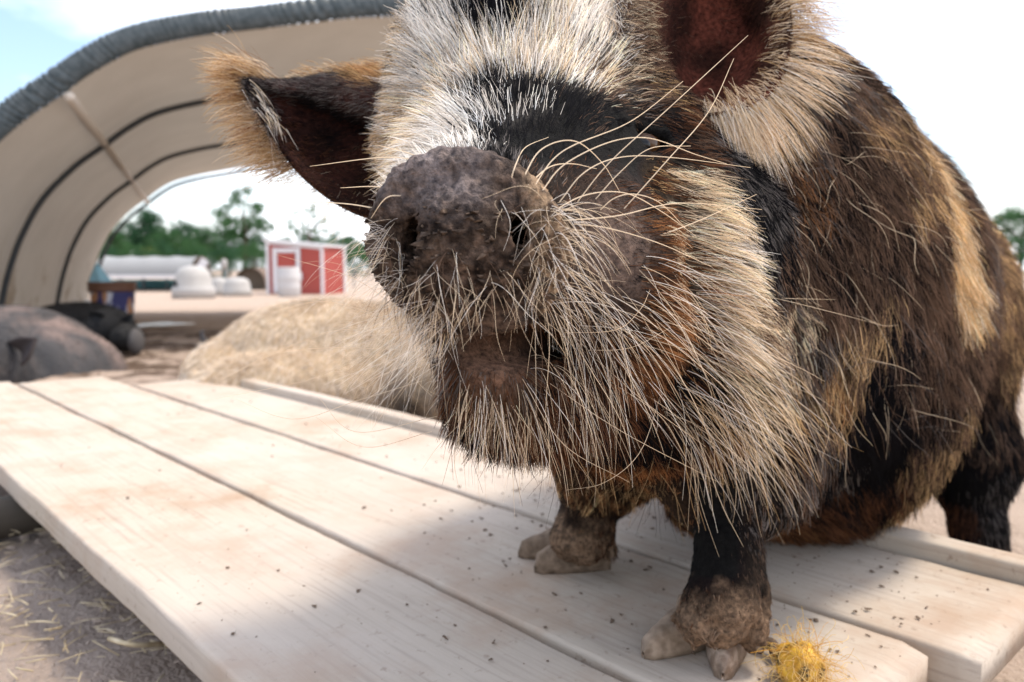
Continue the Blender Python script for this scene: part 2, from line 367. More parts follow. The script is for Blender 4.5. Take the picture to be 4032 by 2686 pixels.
# ================================================================== hoop shelter
SU = np.array([-0.369, 0.929, 0]); SU /= np.linalg.norm(SU); SR = np.array([SU[1], -SU[0], 0.0])
UF = float(P(220, 420, 4.5) @ SU); US = [UF, UF * 6.0 / 4.5, UF * 8.3 / 4.5, UF * 11.0 / 4.5]
half = [(-1.50, -0.30), (-1.475, 0.0), (-1.43, 0.25), (-1.37, 0.47), (-1.285, 0.70), (-1.13, 0.99), (-0.90, 1.25), (-0.70, 1.415), (-0.50, 1.58), (-0.28, 1.715), (0.05, 1.825), (0.40, 1.905), (0.80, 2.00), (1.15, 2.065), (1.35, 2.08)]
prof = half + [(2.70 - s, z) for s, z in half[::-1][1:]]
PR = catmull(np.array([(s, z, 0) for s, z in prof]), 150)[:, :2]
def sh(s, z, u): return SR * s + UZ * z + SU * u
cx_, cz_ = 1.35, 0.4
def inset(d): 
    T = np.gradient(PR, axis=0); T /= np.linalg.norm(T, axis=1, keepdims=True); Nn = np.stack([-T[:, 1], T[:, 0]], 1); return PR - Nn * d   # d>0 inwards
shel = empty('hoop_shelter', tuple(sh(1.35, -0.1, US[0])), 'tunnel shelter of beige tarpaulin over bent hoops with gathered grey rim', 'shelter')
def tarp_material():
    m = mat('tarpaulin', rough=0.7, spec=0.2); t = NT(m); v = t.coord(); n = t.noise(v, 2.2, 5, 0.6); n2 = t.noise(v, 3.1, 4, 0.6, 0.5); n3 = t.noise(v, 90, 2)
    c = t.mix(n, (0.40, 0.34, 0.27), (0.53, 0.465, 0.38)); sp = t.n('ShaderNodeSeparateXYZ'); t.l(t.co.outputs['Object'], sp.inputs[0])
    low = t.ramp(t.n('ShaderNodeMapRange', **{}).outputs[0], [(0, (0, 0, 0)), (1, (1, 1, 1))]) if False else None
    mr = t.n('ShaderNodeMapRange'); mr.inputs['From Min'].default_value = 0.75; mr.inputs['From Max'].default_value = 0.15; t.l(sp.outputs['Z'], mr.inputs['Value'])
    stain = t.mix(1.0, mr.outputs[0], t.ramp(n2, [(0.56, (0, 0, 0)), (0.63, (0.8, 0.8, 0.8))]), 'MULTIPLY'); c = t.mix(stain, c, (0.24, 0.17, 0.10)); t.base(c); t.bump(n, 0.25, 0.05)
    tl = t.n('ShaderNodeBsdfTranslucent'); t.l(c, tl.inputs['Color']); mxs = t.n('ShaderNodeMixShader'); mxs.inputs[0].default_value = 0.2; out = t.t.nodes['Material Output']
    t.l(t.b.outputs[0], mxs.inputs[1]); t.l(tl.outputs[0], mxs.inputs[2]); t.l(mxs.outputs[0], out.inputs['Surface']); return m
M_TARP = tarp_material(); us = np.linspace(US[0], US[3], 60)
TV = np.array([[sh(s, z + 0.0, u) for s, z in PR] for u in us]); TVf = TV.reshape(-1, 3)
sag = np.zeros(len(us))
for a, b in zip(US[:-1], US[1:]): sag += np.where((us >= a) & (us <= b), np.sin(np.pi * np.clip((us - a) / (b - a), 0, 1)), 0) * 0.035
TI = np.array([[sh(s, z, u) for s, z in inset(sg)] for u, sg in zip(us, sag)]); npr = len(PR)
TI = TI.reshape(-1, 3) + (0.006 * vnoise(TI.reshape(-1, 3), 3.0, 61, 2))[:, None] * SR
mesh_obj('roof_cover', TI, [[i * npr + j, i * npr + j + 1, (i + 1) * npr + j + 1, (i + 1) * npr + j] for i in range(len(us) - 1) for j in range(npr - 1)], M_TARP, shel)
M_HOOP = mat('dark_hoop', (0.055, 0.06, 0.065), 0.5); M_RIM = mat('rim_fabric', (0.2, 0.2, 0.2), 0.42)
t_ = NT(M_RIM); n_ = t_.ramp(t_.noise(t_.coord(), 22, 4, 0.7), [(0.35, (0, 0, 0)), (0.65, (1, 1, 1))]); t_.base(t_.mix(n_, (0.030, 0.042, 0.046), (0.085, 0.10, 0.105)))
for u in US[1:]:
    R2 = inset(0.055); V, Fs = tube_mesh([sh(s, z, u) for s, z in R2], 0.023, 10); mesh_obj('hoop', V, Fs, M_HOOP, shel)
# gathered sleeve over the front hoop
n_s = 1500; R2 = catmull(np.c_[inset(-0.055), np.zeros(npr)], n_s)[:, :2]; seg = 30; T = np.gradient(R2, axis=0); T /= np.linalg.norm(T, axis=1, keepdims=True); V = []; fold = np.interp(np.arange(n_s), np.linspace(0, n_s, 60), np.random.default_rng(5).uniform(0.1, 1.2, 60))
arc = np.r_[0, np.cumsum(np.linalg.norm(np.diff(R2, axis=0), axis=1))]; ph = np.cumsum(np.interp(np.arange(n_s), np.linspace(0, n_s, 120), np.random.default_rng(3).uniform(0.08, 1.5, 120))) * 0.75
for i in range(n_s):
    nn = np.array([-T[i, 1], T[i, 0]])
    for j in range(seg):
        a = 2 * math.pi * j / seg; wr = 0.017 * (abs(math.sin(0.8 * ph[i] + 1.5 * math.cos(a + 0.6))) ** 0.7 - 0.6) * (0.15 + 0.85 * fold[i] ** 1.5)
        r1 = 0.068 + wr; x = r1 * math.cos(a) * 1.0; y = r1 * math.sin(a) * 0.5; p2 = R2[i] + nn * x; V.append(sh(p2[0], p2[1], US[0] - 0.05 + y))
mesh_obj('front_rim', V, [[i * seg + j, i * seg + (j + 1) % seg, (i + 1) * seg + (j + 1) % seg, (i + 1) * seg + j] for i in range(n_s - 1) for j in range(seg)], M_RIM, shel)
M_PURL = mat('purlin', (0.55, 0.48, 0.40), 0.45)
pq = inset(0.045); kpr = int(np.argmin(np.abs(pq[:, 0] + 0.66) + (pq[:, 0] > 1) * 9))
for k in (kpr, npr - 1 - kpr):
    V, Fs = tube_mesh([sh(pq[k, 0], pq[k, 1], US[0] - 0.06), sh(pq[k, 0], pq[k, 1], US[3] + 0.03)], 0.028, 12); mesh_obj('purlin', V, Fs, M_PURL, shel)
kz = inset(0.0); V, Fs = box_mesh(sh(-1.44, -0.10, (US[2] + US[3]) / 2), SR * 0.012, SU * (US[3] - US[2]) * 0.5, UZ * 0.10); mesh_obj('kick_board', V, Fs, mat('pale_board', (0.5, 0.48, 0.45), 0.8), shel, smooth=False)
# ================================================================== far yard
def gy_at(px, py):
    """ground point seen at a pixel (walk the sloping ground)"""
    d = P(px, py, 1.0) - np.array([0, 0, CAMZ]); lo = 0.5
    for k in range(6000):
        q = np.array([0, 0, CAMZ]) + d * lo
        if q[2] <= gz(q[0], q[1]): return q
        lo *= 1.003
    return q
def mpx(px, d): return px * d / F      # photo pixels -> metres at depth d
M_WHITE = mat('white_plastic', (0.72, 0.70, 0.67), 0.6); M_RED = mat('red_boards', (0.36, 0.075, 0.06), 0.8); M_TRIM = mat('white_trim', (0.66, 0.65, 0.66), 0.7); M_DARK = mat('hole_shade', (0.03, 0.035, 0.035), 0.9)
t_ = NT(M_WHITE); t_.base(t_.mix(t_.noise(t_.coord(), 4, 4), (0.34, 0.32, 0.295), (0.44, 0.42, 0.395)))
# red shed --------------------------------------------------------------------
a_s = math.radians(12); c0 = P(1275, 1165, 31.0); c0[2] = float(gz(0, 31)) ; fx = np.array([-math.cos(a_s), math.sin(a_s), 0]); sxv = np.array([math.sin(a_s), math.cos(a_s), 0])
wF, wS, hL, hR = 2.42, 2.0, 2.10, 1.86     # front width, side depth, roof heights left and right corner
shed = empty('red_shed', tuple(c0), 'small red board shed with white trim, white door frame and sloping roof', 'shed')
def sp_(a, b, z): return c0 + fx * a + sxv * b + UZ * z
hh = lambda a: hR + (hL - hR) * a / wF
nb = 12
for i in range(nb):
    a0, a1 = i * wF / nb + 0.004, (i + 1) * wF / nb - 0.004; e = 0.03
    V = [sp_(a, b, z) for b in (0, e) for a, z in ((a0, 0), (a1, 0), (a1, hh(a1)), (a0, hh(a0)))]; Fs = [[0, 1, 2, 3], [7, 6, 5, 4], [0, 4, 5, 1], [1, 5, 6, 2], [2, 6, 7, 3], [3, 7, 4, 0]]; mesh_obj('wall_board', V, Fs, M_RED, shed, smooth=False)
    b0, b1 = i * wS / nb + 0.004, (i + 1) * wS / nb - 0.004
    for aa in (0.0, wF - e):
        V = [sp_(a, b, z) for a in (aa, aa + e) for b, z in ((b0 + 0.035, 0), (b1 + 0.02, 0), (b1 + 0.02, hh(aa)), (b0 + 0.035, hh(aa)))]; mesh_obj('wall_board', V, Fs, M_RED, shed, smooth=False)
def bar(p, q, w, d, m, nm, par):
    p, q = np.asarray(p), np.asarray(q); ax = q - p; L = np.linalg.norm(ax); ax /= L; u = np.cross(ax, sxv); u /= np.linalg.norm(u)
    V, Fs = box_mesh((p + q) / 2, ax * L / 2, u * w / 2, np.cross(ax, u) * d / 2); return mesh_obj(nm, V, Fs, m, par, smooth=False)
for a in (0.03, wF - 0.06): bar(sp_(a, -0.03, 0), sp_(a, -0.03, hh(a)), 0.11, 0.05, M_TRIM, 'corner_trim', shed)
bar(sp_(-0.035, wS - 0.05, 0), sp_(-0.035, wS - 0.05, hR), 0.05, 0.16, M_TRIM, 'corner_trim', shed)
bar(sp_(-0.02, -0.03, hR - 0.03), sp_(wF + 0.02, -0.03, hL - 0.03), 0.16, 0.06, M_TRIM, 'roof_trim', shed)
V = [sp_(a, b, z) for z_ in (0, 0.07) for a, b, z in ((-0.1, -0.12, hR + z_), (wF + 0.12, -0.12, hL + z_ + 0.012), (wF + 0.12, wS + 0.12, hL + z_ + 0.012), (-0.1, wS + 0.12, hR + z_))]
mesh_obj('roof', V, [[3, 2, 1, 0], [4, 5, 6, 7], [0, 1, 5, 4], [1, 2, 6, 5], [2, 3, 7, 6], [3, 0, 4, 7]], M_TRIM, shed, smooth=False)
door = mesh_obj('door', *box_mesh(sp_(1.58, -0.02, 0.86), fx * 0.36, sxv * 0.02, UZ * 0.83), M_RED, shed, smooth=False)
for p, q in ((sp_(1.03, -0.06, 0.05), sp_(1.03, -0.06, 1.82)), (sp_(2.03, -0.06, 0.05), sp_(2.03, -0.06, 1.82)), (sp_(1.14, -0.06, 1.72), sp_(1.92, -0.06, 1.72)), (sp_(1.14, -0.06, 0.95), sp_(1.92, -0.06, 0.95))): bar(p, q, 0.16, 0.05, M_TRIM, 'door_frame', shed)
bar(sp_(0.92, -0.08, 0.55), sp_(0.92, -0.08, 0.85), 0.10, 0.06, M_TRIM, 'latch_plate', shed)
# domed calf hutches and a barrel ----------------------------------------------
def lathe(c, prof, seg=28, sx=1.0, sy=1.0):
    V = []; Fs = []
    for r, z in prof:
        for j in range(seg): a = 2 * math.pi * j / seg; V.append((c[0] + r * sx * math.cos(a), c[1] + r * sy * math.sin(a), c[2] + z))
    for i in range(len(prof) - 1):
        for j in range(seg): Fs.append([i * seg + j, i * seg + (j + 1) % seg, (i + 1) * seg + (j + 1) % seg, (i + 1) * seg + j])
    Fs += [list(range(seg))[::-1], [(len(prof) - 1) * seg + j for j in range(seg)]]; return V, Fs
def hutch(px, py, d, w, h, label, ring=True, hole=0.3):
    c = P(px, py, d); c[2] = float(gz(0, c[1])); r = mpx(w, d) / 2; H = mpx(h, d)
    e = empty('animal_hutch', tuple(c), label, 'hutch', 'domed white hutches in the yard')
    pr = [(r, 0), (r * 0.99, H * 0.35), (r * 0.93, H * 0.40), (r * 0.90, H * 0.62), (r * 0.80, H * 0.82), (r * 0.60, H * 0.93), (r * 0.3, H * 0.985), (0.01, H)]
    mesh_obj('dome', *lathe(c, pr), M_WHITE, e)
    if ring: mesh_obj('base_ring', *lathe(c, [(r * 1.08, 0), (r * 1.08, H * 0.28), (r * 1.04, H * 0.33), (r * 0.98, H * 0.34)]), mat('grey_plastic', (0.40, 0.38, 0.36), 0.7), e)
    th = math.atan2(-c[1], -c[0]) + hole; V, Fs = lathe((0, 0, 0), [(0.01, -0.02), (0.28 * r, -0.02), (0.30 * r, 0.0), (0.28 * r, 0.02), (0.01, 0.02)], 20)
    V = [np.array(v) for v in V]; ax = np.array([math.cos(th), math.sin(th), 0]); sd = np.cross(UZ, ax); V = [c + ax * (r * 0.93 + v[2]) + sd * v[0] + UZ * (H * 0.36 + v[1] * 1.25) for v in V]; mesh_obj('opening', V, Fs, M_DARK, e)  # dark disc on the dome stands in for the shaded hole
    return e
hutch(765, 1212, 23.5, 150, 128, 'white domed hutch on a wide grey base ring before the long tent', True, -1.25)
hutch(865, 1152, 29.0, 80, 72, 'small white hutch with a dark round opening beside the lamp post', False, 0.75)
hutch(935, 1165, 28.0, 112, 74, 'low cream hutch nearest the fence wires', False, 1.6)
bc = P(1140, 1178, 27.0); bc[2] = float(gz(0, 27)); br = mpx(86, 27) / 2; bh = mpx(108, 27)
bar_o = empty('plastic_barrel', tuple(bc), 'pale grey plastic barrel standing before the shed door', 'barrel')
mesh_obj('shell', *lathe(bc, [(br * .9, 0), (br, .04), (br, bh * .3), (br * 1.03, bh * .34), (br, bh * .38), (br, bh * .62), (br * 1.03, bh * .66), (br, bh * .7), (br, bh * .95), (br * .93, bh)]), mat('grey_barrel', (0.50, 0.48, 0.47), 0.6), bar_o)
mesh_obj('lid', *lathe(bc + UZ * bh, [(br * .9, 0), (br * .96, .01), (br * .96, .05), (br * .85, .06)]), mat('barrel_lid', (0.58, 0.56, 0.55), 0.6), bar_o)
# long white tent ---------------------------------------------------------------
tc0 = P(372, 1105, 34); tc1 = P(752, 1105, 34); tz = float(gz(0, 34)); tl = tc1 - tc0; tl[2] = 0; TLn = np.linalg.norm(tl); tl /= TLn; td = np.array([-tl[1], tl[0], 0])
tent = empty('hoop_tent', (tc0[0], tc0[1], tz), 'long low white tarpaulin tunnel tent standing open below', 'tent')
arcp = [(2.4 * 0.5 * (1 - math.cos(a)) , 0.62 + 0.92 * math.sin(a) ** 0.8) for a in np.linspace(0, math.pi, 25)]
V = []; nx = 40
for i in range(nx):
    f = i / (nx - 1); sagz = 0.05 * abs(math.sin(f * math.pi * 4)) 
    for y, z in arcp: V.append(np.array([tc0[0], tc0[1], tz]) + tl * (f * TLn) + td * y + UZ * (z - sagz * math.sin(math.pi * min(max(y / 2.4, 0), 1))))
mesh_obj('cover', V, [[i * 25 + j, i * 25 + j + 1, (i + 1) * 25 + j + 1, (i + 1) * 25 + j] for i in range(nx - 1) for j in range(24)], mat('tent_cloth', (0.27, 0.27, 0.265), 0.7), tent)
for f in np.linspace(0.0, 1, 5):
    for y in (0.02, 2.38):
        p = np.array([tc0[0], tc0[1], tz]) + tl * (f * TLn * 0.985 + 0.03) + td * y; mesh_obj('post', *tube_mesh([p - UZ * 0.05, p + UZ * 0.75], 0.03, 8), M_HOOP, tent)
p0 = np.array([tc0[0], tc0[1], tz]) - td * 0.06; mesh_obj('edge_beam', *box_mesh(p0 + tl * TLn / 2 + UZ * 0.64, tl * TLn / 2, td * 0.03, UZ * 0.07), M_TRIM, tent, smooth=False)
# low brown hoop hut
hc = P(985, 1150, 36.0); hz = float(gz(0, 36)); hut = empty('brown_hut', (hc[0], hc[1], hz), 'low brown arched hut behind the cream hutch', 'hut')
V = []; ar = np.linspace(0, math.pi, 17)
for f in (0, 0.5, 1): V += [np.array([hc[0] - 0.72 * math.cos(a), hc[1] + f * 1.8, hz + 1.02 * math.sin(a) ** 0.7]) for a in ar]
mesh_obj('roof_sheet', V, [[i * 17 + j, i * 17 + j + 1, (i + 1) * 17 + j + 1, (i + 1) * 17 + j] for i in range(2) for j in range(16)], mat('brown_sheet', (0.16, 0.11, 0.08), 0.8), hut)
V = [np.array([hc[0] - 0.70 * math.cos(a), hc[1] + 0.25, hz + 0.99 * math.sin(a) ** 0.7]) for a in ar]; mesh_obj('end_wall', V, [list(range(17))], mat('hut_end', (0.10, 0.08, 0.06), 0.9), hut, smooth=False)
# lamp post, tilted sign, wire fences ---------------------------------------------
M_GREEN = mat('green_post', (0.03, 0.07, 0.06), 0.6)
lp = P(886, 1130, 33); lp[2] = float(gz(0, 33)); lamp = empty('lamp_post', tuple(lp), 'thin dark green post carrying a white capped lamp', 'lamp post')
mesh_obj('post', *tube_mesh([lp, lp + UZ * 1.0], 0.05, 10), M_GREEN, lamp); mesh_obj('lamp_head', *lathe(lp + UZ * 0.95, [(0.05, 0), (0.12, 0.06), (0.13, 0.25), (0.09, 0.40), (0.02, 0.45)], 16), M_WHITE, lamp)
sg = P(812, 1100, 32); sg[2] = float(gz(0, 32)); sign = empty('yard_sign', tuple(sg), 'tilted blank white board on a short stake near the lamp post', 'sign')
mesh_obj('stake', *tube_mesh([sg, sg + UZ * 0.95 + SR * -0.1], 0.03, 8), M_HOOP, sign); mesh_obj('board', *box_mesh(sg + UZ * 1.12 - SR * 0.14 + np.array([0, -0.04, 0]), np.array([0.13, 0, -0.09]), np.array([0, 0.015, 0]), np.array([0.16, 0, 0.24])), M_TRIM, sign, smooth=False)
M_WIRE = mat('galvanised_wire', (0.24, 0.26, 0.26), 0.5)
def wire_fence(p0, p1, n, h, label):
    p0, p1 = np.array(p0, float), np.array(p1, float); e = empty('wire_fence', (p0[0], p0[1], float(gz(0, p0[1]))), label, 'fence')
    for f in np.linspace(0, 1, n):
        q = p0 + (p1 - p0) * f; z = float(gz(0, q[1])); mesh_obj('post', *tube_mesh([(q[0], q[1], z - 0.1), (q[0], q[1], z + h)], 0.035, 8), M_WIRE, e)
    for k in range(9):
        zz = h * (k + 0.5) / 9; a, b = (np.array([q[0], q[1], float(gz(0, q[1])) + zz]) for q in (p0, p1)); mesh_obj('wire', *tube_mesh([a, b], 0.008, 5), M_WIRE, e)
wire_fence((-16, 40), (2, 38), 12, 1.35, 'wire mesh fence on metal posts running behind the red shed')
wire_fence((4, 42), (34, 36), 14, 1.2, 'wire mesh fence on metal posts across the open sand')
# trampoline-like blue round pen behind the tent is only a dark band, made up here as a low dark trough
tr = P(610, 1112, 37); tr[2] = float(gz(0, 37)); strip = empty('dark_strip', tuple(tr), 'long low blue-green shape made up as the dark trough behind the white tent', 'strip')
mesh_obj('strip_body', *lathe(tr, [(1.0, 0), (1.05, 0.1), (1.05, 0.42), (0.98, 0.45), (0.95, 0.30), (0.02, 0.28)], 28, 2.2, 0.6), mat('strip_green', (0.04, 0.12, 0.13), 0.6), strip)
# bucket and sack --------------------------------------------------------------------
bk = P(447, 1240, 6.6); bk[2] = float(gz(0, bk[1])); R_b = mpx(84, 6.6); top_z = P(447, 1112, 6.6)[2]; Hb = top_z - bk[2]
buck = empty('feed_bucket', tuple(bk), 'white feed bucket with blue and orange print and a brown rim', 'bucket')
def bucket_mat():
    m = mat('printed_bucket', rough=0.5); t = NT(m); sp = t.n('ShaderNodeSeparateXYZ'); v = t.coord('Object', (9, 9, 5)); n = t.noise(v, 0.9, 2, 0.4); c = t.mix(t.ramp(n, [(0.46, (0, 0, 0)), (0.50, (1, 1, 1))]), (0.62, 0.62, 0.68), (0.06, 0.06, 0.16))
    n2 = t.noise(v, 1.3, 1, 0.4); c = t.mix(t.ramp(n2, [(0.56, (0, 0, 0)), (0.60, (1, 1, 1))]), c, (0.48, 0.24, 0.12)); t.base(c); return m
mesh_obj('shell', *lathe(bk, [(R_b * .80, 0), (R_b * .82, .01), (R_b * .97, Hb - .05), (R_b * .99, Hb - .04)], 32), bucket_mat(), buck)
mesh_obj('rim', *lathe(bk + UZ * (Hb - .075), [(R_b * .98, 0), (R_b * 1.05, .004), (R_b * 1.06, .030), (R_b * 1.01, .036), (R_b * 1.01, .044), (R_b * 1.04, .048), (R_b * 1.04, .078), (R_b * .96, .082), (R_b * .94, .03)], 32), mat('brown_rim', (0.17, 0.085, 0.055), 0.6), buck)
scn = np.array([bk[0] - 0.09, bk[1], bk[2] + Hb - 0.03]); V = []; Fs = []; nr = 10
for i in range(nr):
    f = i / (nr - 1); r = 0.085 * (1 - f) ** 0.8 + 0.006
    for j in range(18): a = 2 * math.pi * j / 18; k = 1 + 0.35 * math.sin(5 * a + 2 * f) * (1 - f) ; V.append(scn + np.array([r * k * math.cos(a) - 0.03 * f, r * k * math.sin(a), f * 0.19]))
for i in range(nr - 1): Fs += [[i * 18 + j, i * 18 + (j + 1) % 18, (i + 1) * 18 + (j + 1) % 18, (i + 1) * 18 + j] for j in range(18)]
o = mesh_obj('plastic_sack', V, Fs + [[(nr - 1) * 18 + j for j in range(18)]], mat('blue_plastic', (0.30, 0.55, 0.66), 0.4)); tag(o, 'crumpled light blue plastic sack twisted up out of the feed bucket', 'sack')

# ================================================================== trees
def leaf_mat(name, c0, c1):
    m = bpy.data.materials.new(name); m.use_nodes = True; t = NT(m); t.t.nodes.remove(t.b); out = t.t.nodes['Material Output']; oi = t.n('ShaderNodeObjectInfo'); n = t.noise(t.coord(), 0.6, 3); c = t.mix(n, c0, c1)
    d = t.n('ShaderNodeBsdfDiffuse'); tr_ = t.n('ShaderNodeBsdfTranslucent'); t.l(c, d.inputs[0]); t.l(c, tr_.inputs[0]); mxs = t.n('ShaderNodeMixShader'); mxs.inputs[0].default_value = 0.4; t.l(d.outputs[0], mxs.inputs[1]); t.l(tr_.outputs[0], mxs.inputs[2]); t.l(mxs.outputs[0], out.inputs['Surface']); return m
M_LEAF = [leaf_mat('leaf_dark', (0.028, 0.075, 0.042), (0.06, 0.13, 0.06)), leaf_mat('leaf_mid', (0.04, 0.10, 0.045), (0.085, 0.17, 0.065)), leaf_mat('leaf_yellow', (0.16, 0.21, 0.05), (0.24, 0.27, 0.08))]
M_BARK = mat('bark', (0.10, 0.08, 0.06), 0.9)
def tree(px, top, d, wpx, kind, label, nclump=95, per=85, airy=False, name='tree', group=None):
    b = P(px, 1085, d); b[2] = float(gz(0, d)); H = (1060 - top) / F * d + CAMZ - b[2]; Wd = mpx(wpx, d) / 2; e = empty(name, tuple(b), label, 'tree' if name == 'tree' else 'shrub', group); q = np.random.default_rng(int(px * 7 + top))
    tr = []; hb = H * (0.75 if airy else 0.6)
    if name == 'tree':
        tr.append(tube_mesh([b - UZ * 0.1, b + UZ * hb * 0.5 + np.array([q.normal(0, .15), 0, 0]), b + UZ * hb], [H * .035, H * .025, H * .012], 8))
        for k in range(7):
            a = q.uniform(0, 6.28); z0 = H * q.uniform(.25, .6); L = Wd * q.uniform(.5, .8); tr.append(tube_mesh([b + UZ * z0, b + UZ * (z0 + L * .5) + np.array([math.cos(a), math.sin(a), 0]) * L * .5, b + UZ * (z0 + L * .9) + np.array([math.cos(a), math.sin(a), 0]) * L], [H * .012, H * .008, H * .003], 6))
        mesh_obj('trunk', *merge(tr), M_BARK, e)
    else: mesh_obj('stem', *merge([tube_mesh([b - UZ * .1, b + UZ * H * .6 + np.array([s_, 0, 0])], [.06, .02], 6) for s_ in (-.3, 0, .3)]), M_BARK, e)
    V = []; Fs = []; cz = H * (0.62 if name == 'tree' else 0.5); rz = H * (0.40 if name == 'tree' else 0.5)
    for k in range(nclump):
        u = q.normal(0, 1, 3); u /= np.linalg.norm(u); rad = q.uniform(0.2, 1.0) ** 0.6; taperx = 1 - 0.45 * max(u[2], 0) * rad; c = b + UZ * cz + np.array([u[0] * Wd * taperx, u[1] * Wd * taperx, u[2] * rz]) * rad; cr_ = H * (0.07 if airy else 0.10) * q.uniform(.7, 1.3)
        P0 = c + q.normal(0, 0.5, (per, 3)) * cr_ * np.array([1.15, 1.15, .8]); N0 = nrm_(q.normal(0, 1, (per, 3)) + np.array([0, 0, .6])); A = nrm_(np.cross(N0, q.normal(0, 1, (per, 3)))); B = np.cross(N0, A); s_ = H * 0.016 * q.uniform(.7, 1.4, (per, 1))
        o_ = len(V); V += list(np.stack([P0 - A * s_, P0 - B * s_ * .55, P0 + A * s_, P0 + B * s_ * .55], 1).reshape(-1, 3)); Fs += [[o_ + 4 * i, o_ + 4 * i + 1, o_ + 4 * i + 2, o_ + 4 * i + 3] for i in range(per)]
    link('crown', fast_mesh('crown', np.array(V), np.array(Fs)), M_LEAF[kind], e, smooth=False); return e
def nrm_(v): return v / np.linalg.norm(v, axis=-1, keepdims=True)
TG = 'trees along the far side of the yard'
TL = ('dense dark green tree in the row behind the tents and shed', 'lighter green leafy tree in the row behind the tents and shed')
for px, top, d, w, kd in ((330, 870, 84, 210, 0), (440, 905, 80, 180, 1), (500, 880, 88, 170, 0), (590, 835, 86, 150, 0), (665, 900, 82, 170, 1), (730, 875, 90, 190, 0), (815, 895, 85, 180, 1), (905, 905, 88, 180, 0), (1010, 920, 90, 190, 0), (1110, 935, 84, 180, 1), (1230, 925, 92, 190, 0), (1345, 915, 84, 170, 1), (1450, 935, 90, 200, 1), (1600, 900, 95, 230, 0)):
    tree(px, top, d, w, kd, TL[kd], group=('dark' if kd == 0 else 'lighter') + ' ' + TG)
for px, top, d, w, kd in ((380, 930, 70, 230, 0), (520, 945, 72, 240, 1), (640, 950, 70, 240, 0), (760, 950, 72, 240, 1), (880, 955, 70, 240, 0), (1000, 950, 74, 240, 1), (1160, 965, 72, 240, 0), (1400, 960, 72, 260, 1), (4100, 930, 70, 300, 0)):
    tree(px, top, d, w, kd, ('dark low bushy thicket under the tree row', 'paler low bushy thicket under the tree row')[kd], 70, 80, name='thicket', group=('dark', 'pale')[kd] + ' thicket under the trees')
tree(965, 748, 78, 230, 1, 'tall airy tree with gaps of sky through its loose crown', 60, 60, True); tree(1220, 800, 80, 200, 1, 'thin sparse tree rising behind the red shed', 34, 45, True)
tree(582, 962, 74, 105, 2, 'rounded yellow-green shrub above the white tent', 40, 80, name='shrub')
for px, top, d, w, kd in ((4010, 800, 76, 300, 1), (4230, 770, 82, 330, 0), (4480, 820, 80, 300, 1), (3800, 960, 88, 240, 0)): tree(px, top, d, w, kd, ('dark broad tree beyond the sand behind the big pig', 'light green broad tree beyond the sand behind the big pig')[kd], group=('dark', 'light')[kd] + ' trees beyond the sand')

# ================================================================== the resting pigs
def blotch_mat(name, stops, scale=4.0, rough=0.8, extra=None):
    m = mat(name, rough=rough, spec=0.2); t = NT(m); v = t.coord(); n = t.noise(v, scale, 5, 0.6, 0.3); n2 = t.noise(v, 45, 3); c = t.ramp(n, stops); t.base(c); t.bump(n2, 0.5, 0.02); return m
def ear_shape(tip, b0, b1, depth_vec, th=0.012):
    tip, b0, b1 = (np.asarray(x, float) for x in (tip, b0, b1)); mid = (b0 + b1) / 2 + np.asarray(depth_vec, float); rails = [[b0, b0 * .5 + tip * .5 + (b0 - b1) * .12, tip], [mid, mid * .5 + tip * .5, tip * .999 + mid * .001], [b1, b1 * .5 + tip * .5 + (b1 - b0) * .12, tip * .998 + b1 * .002]]
    V, Fq = loft(rails, 12, 9); return thick(V, Fq, th)
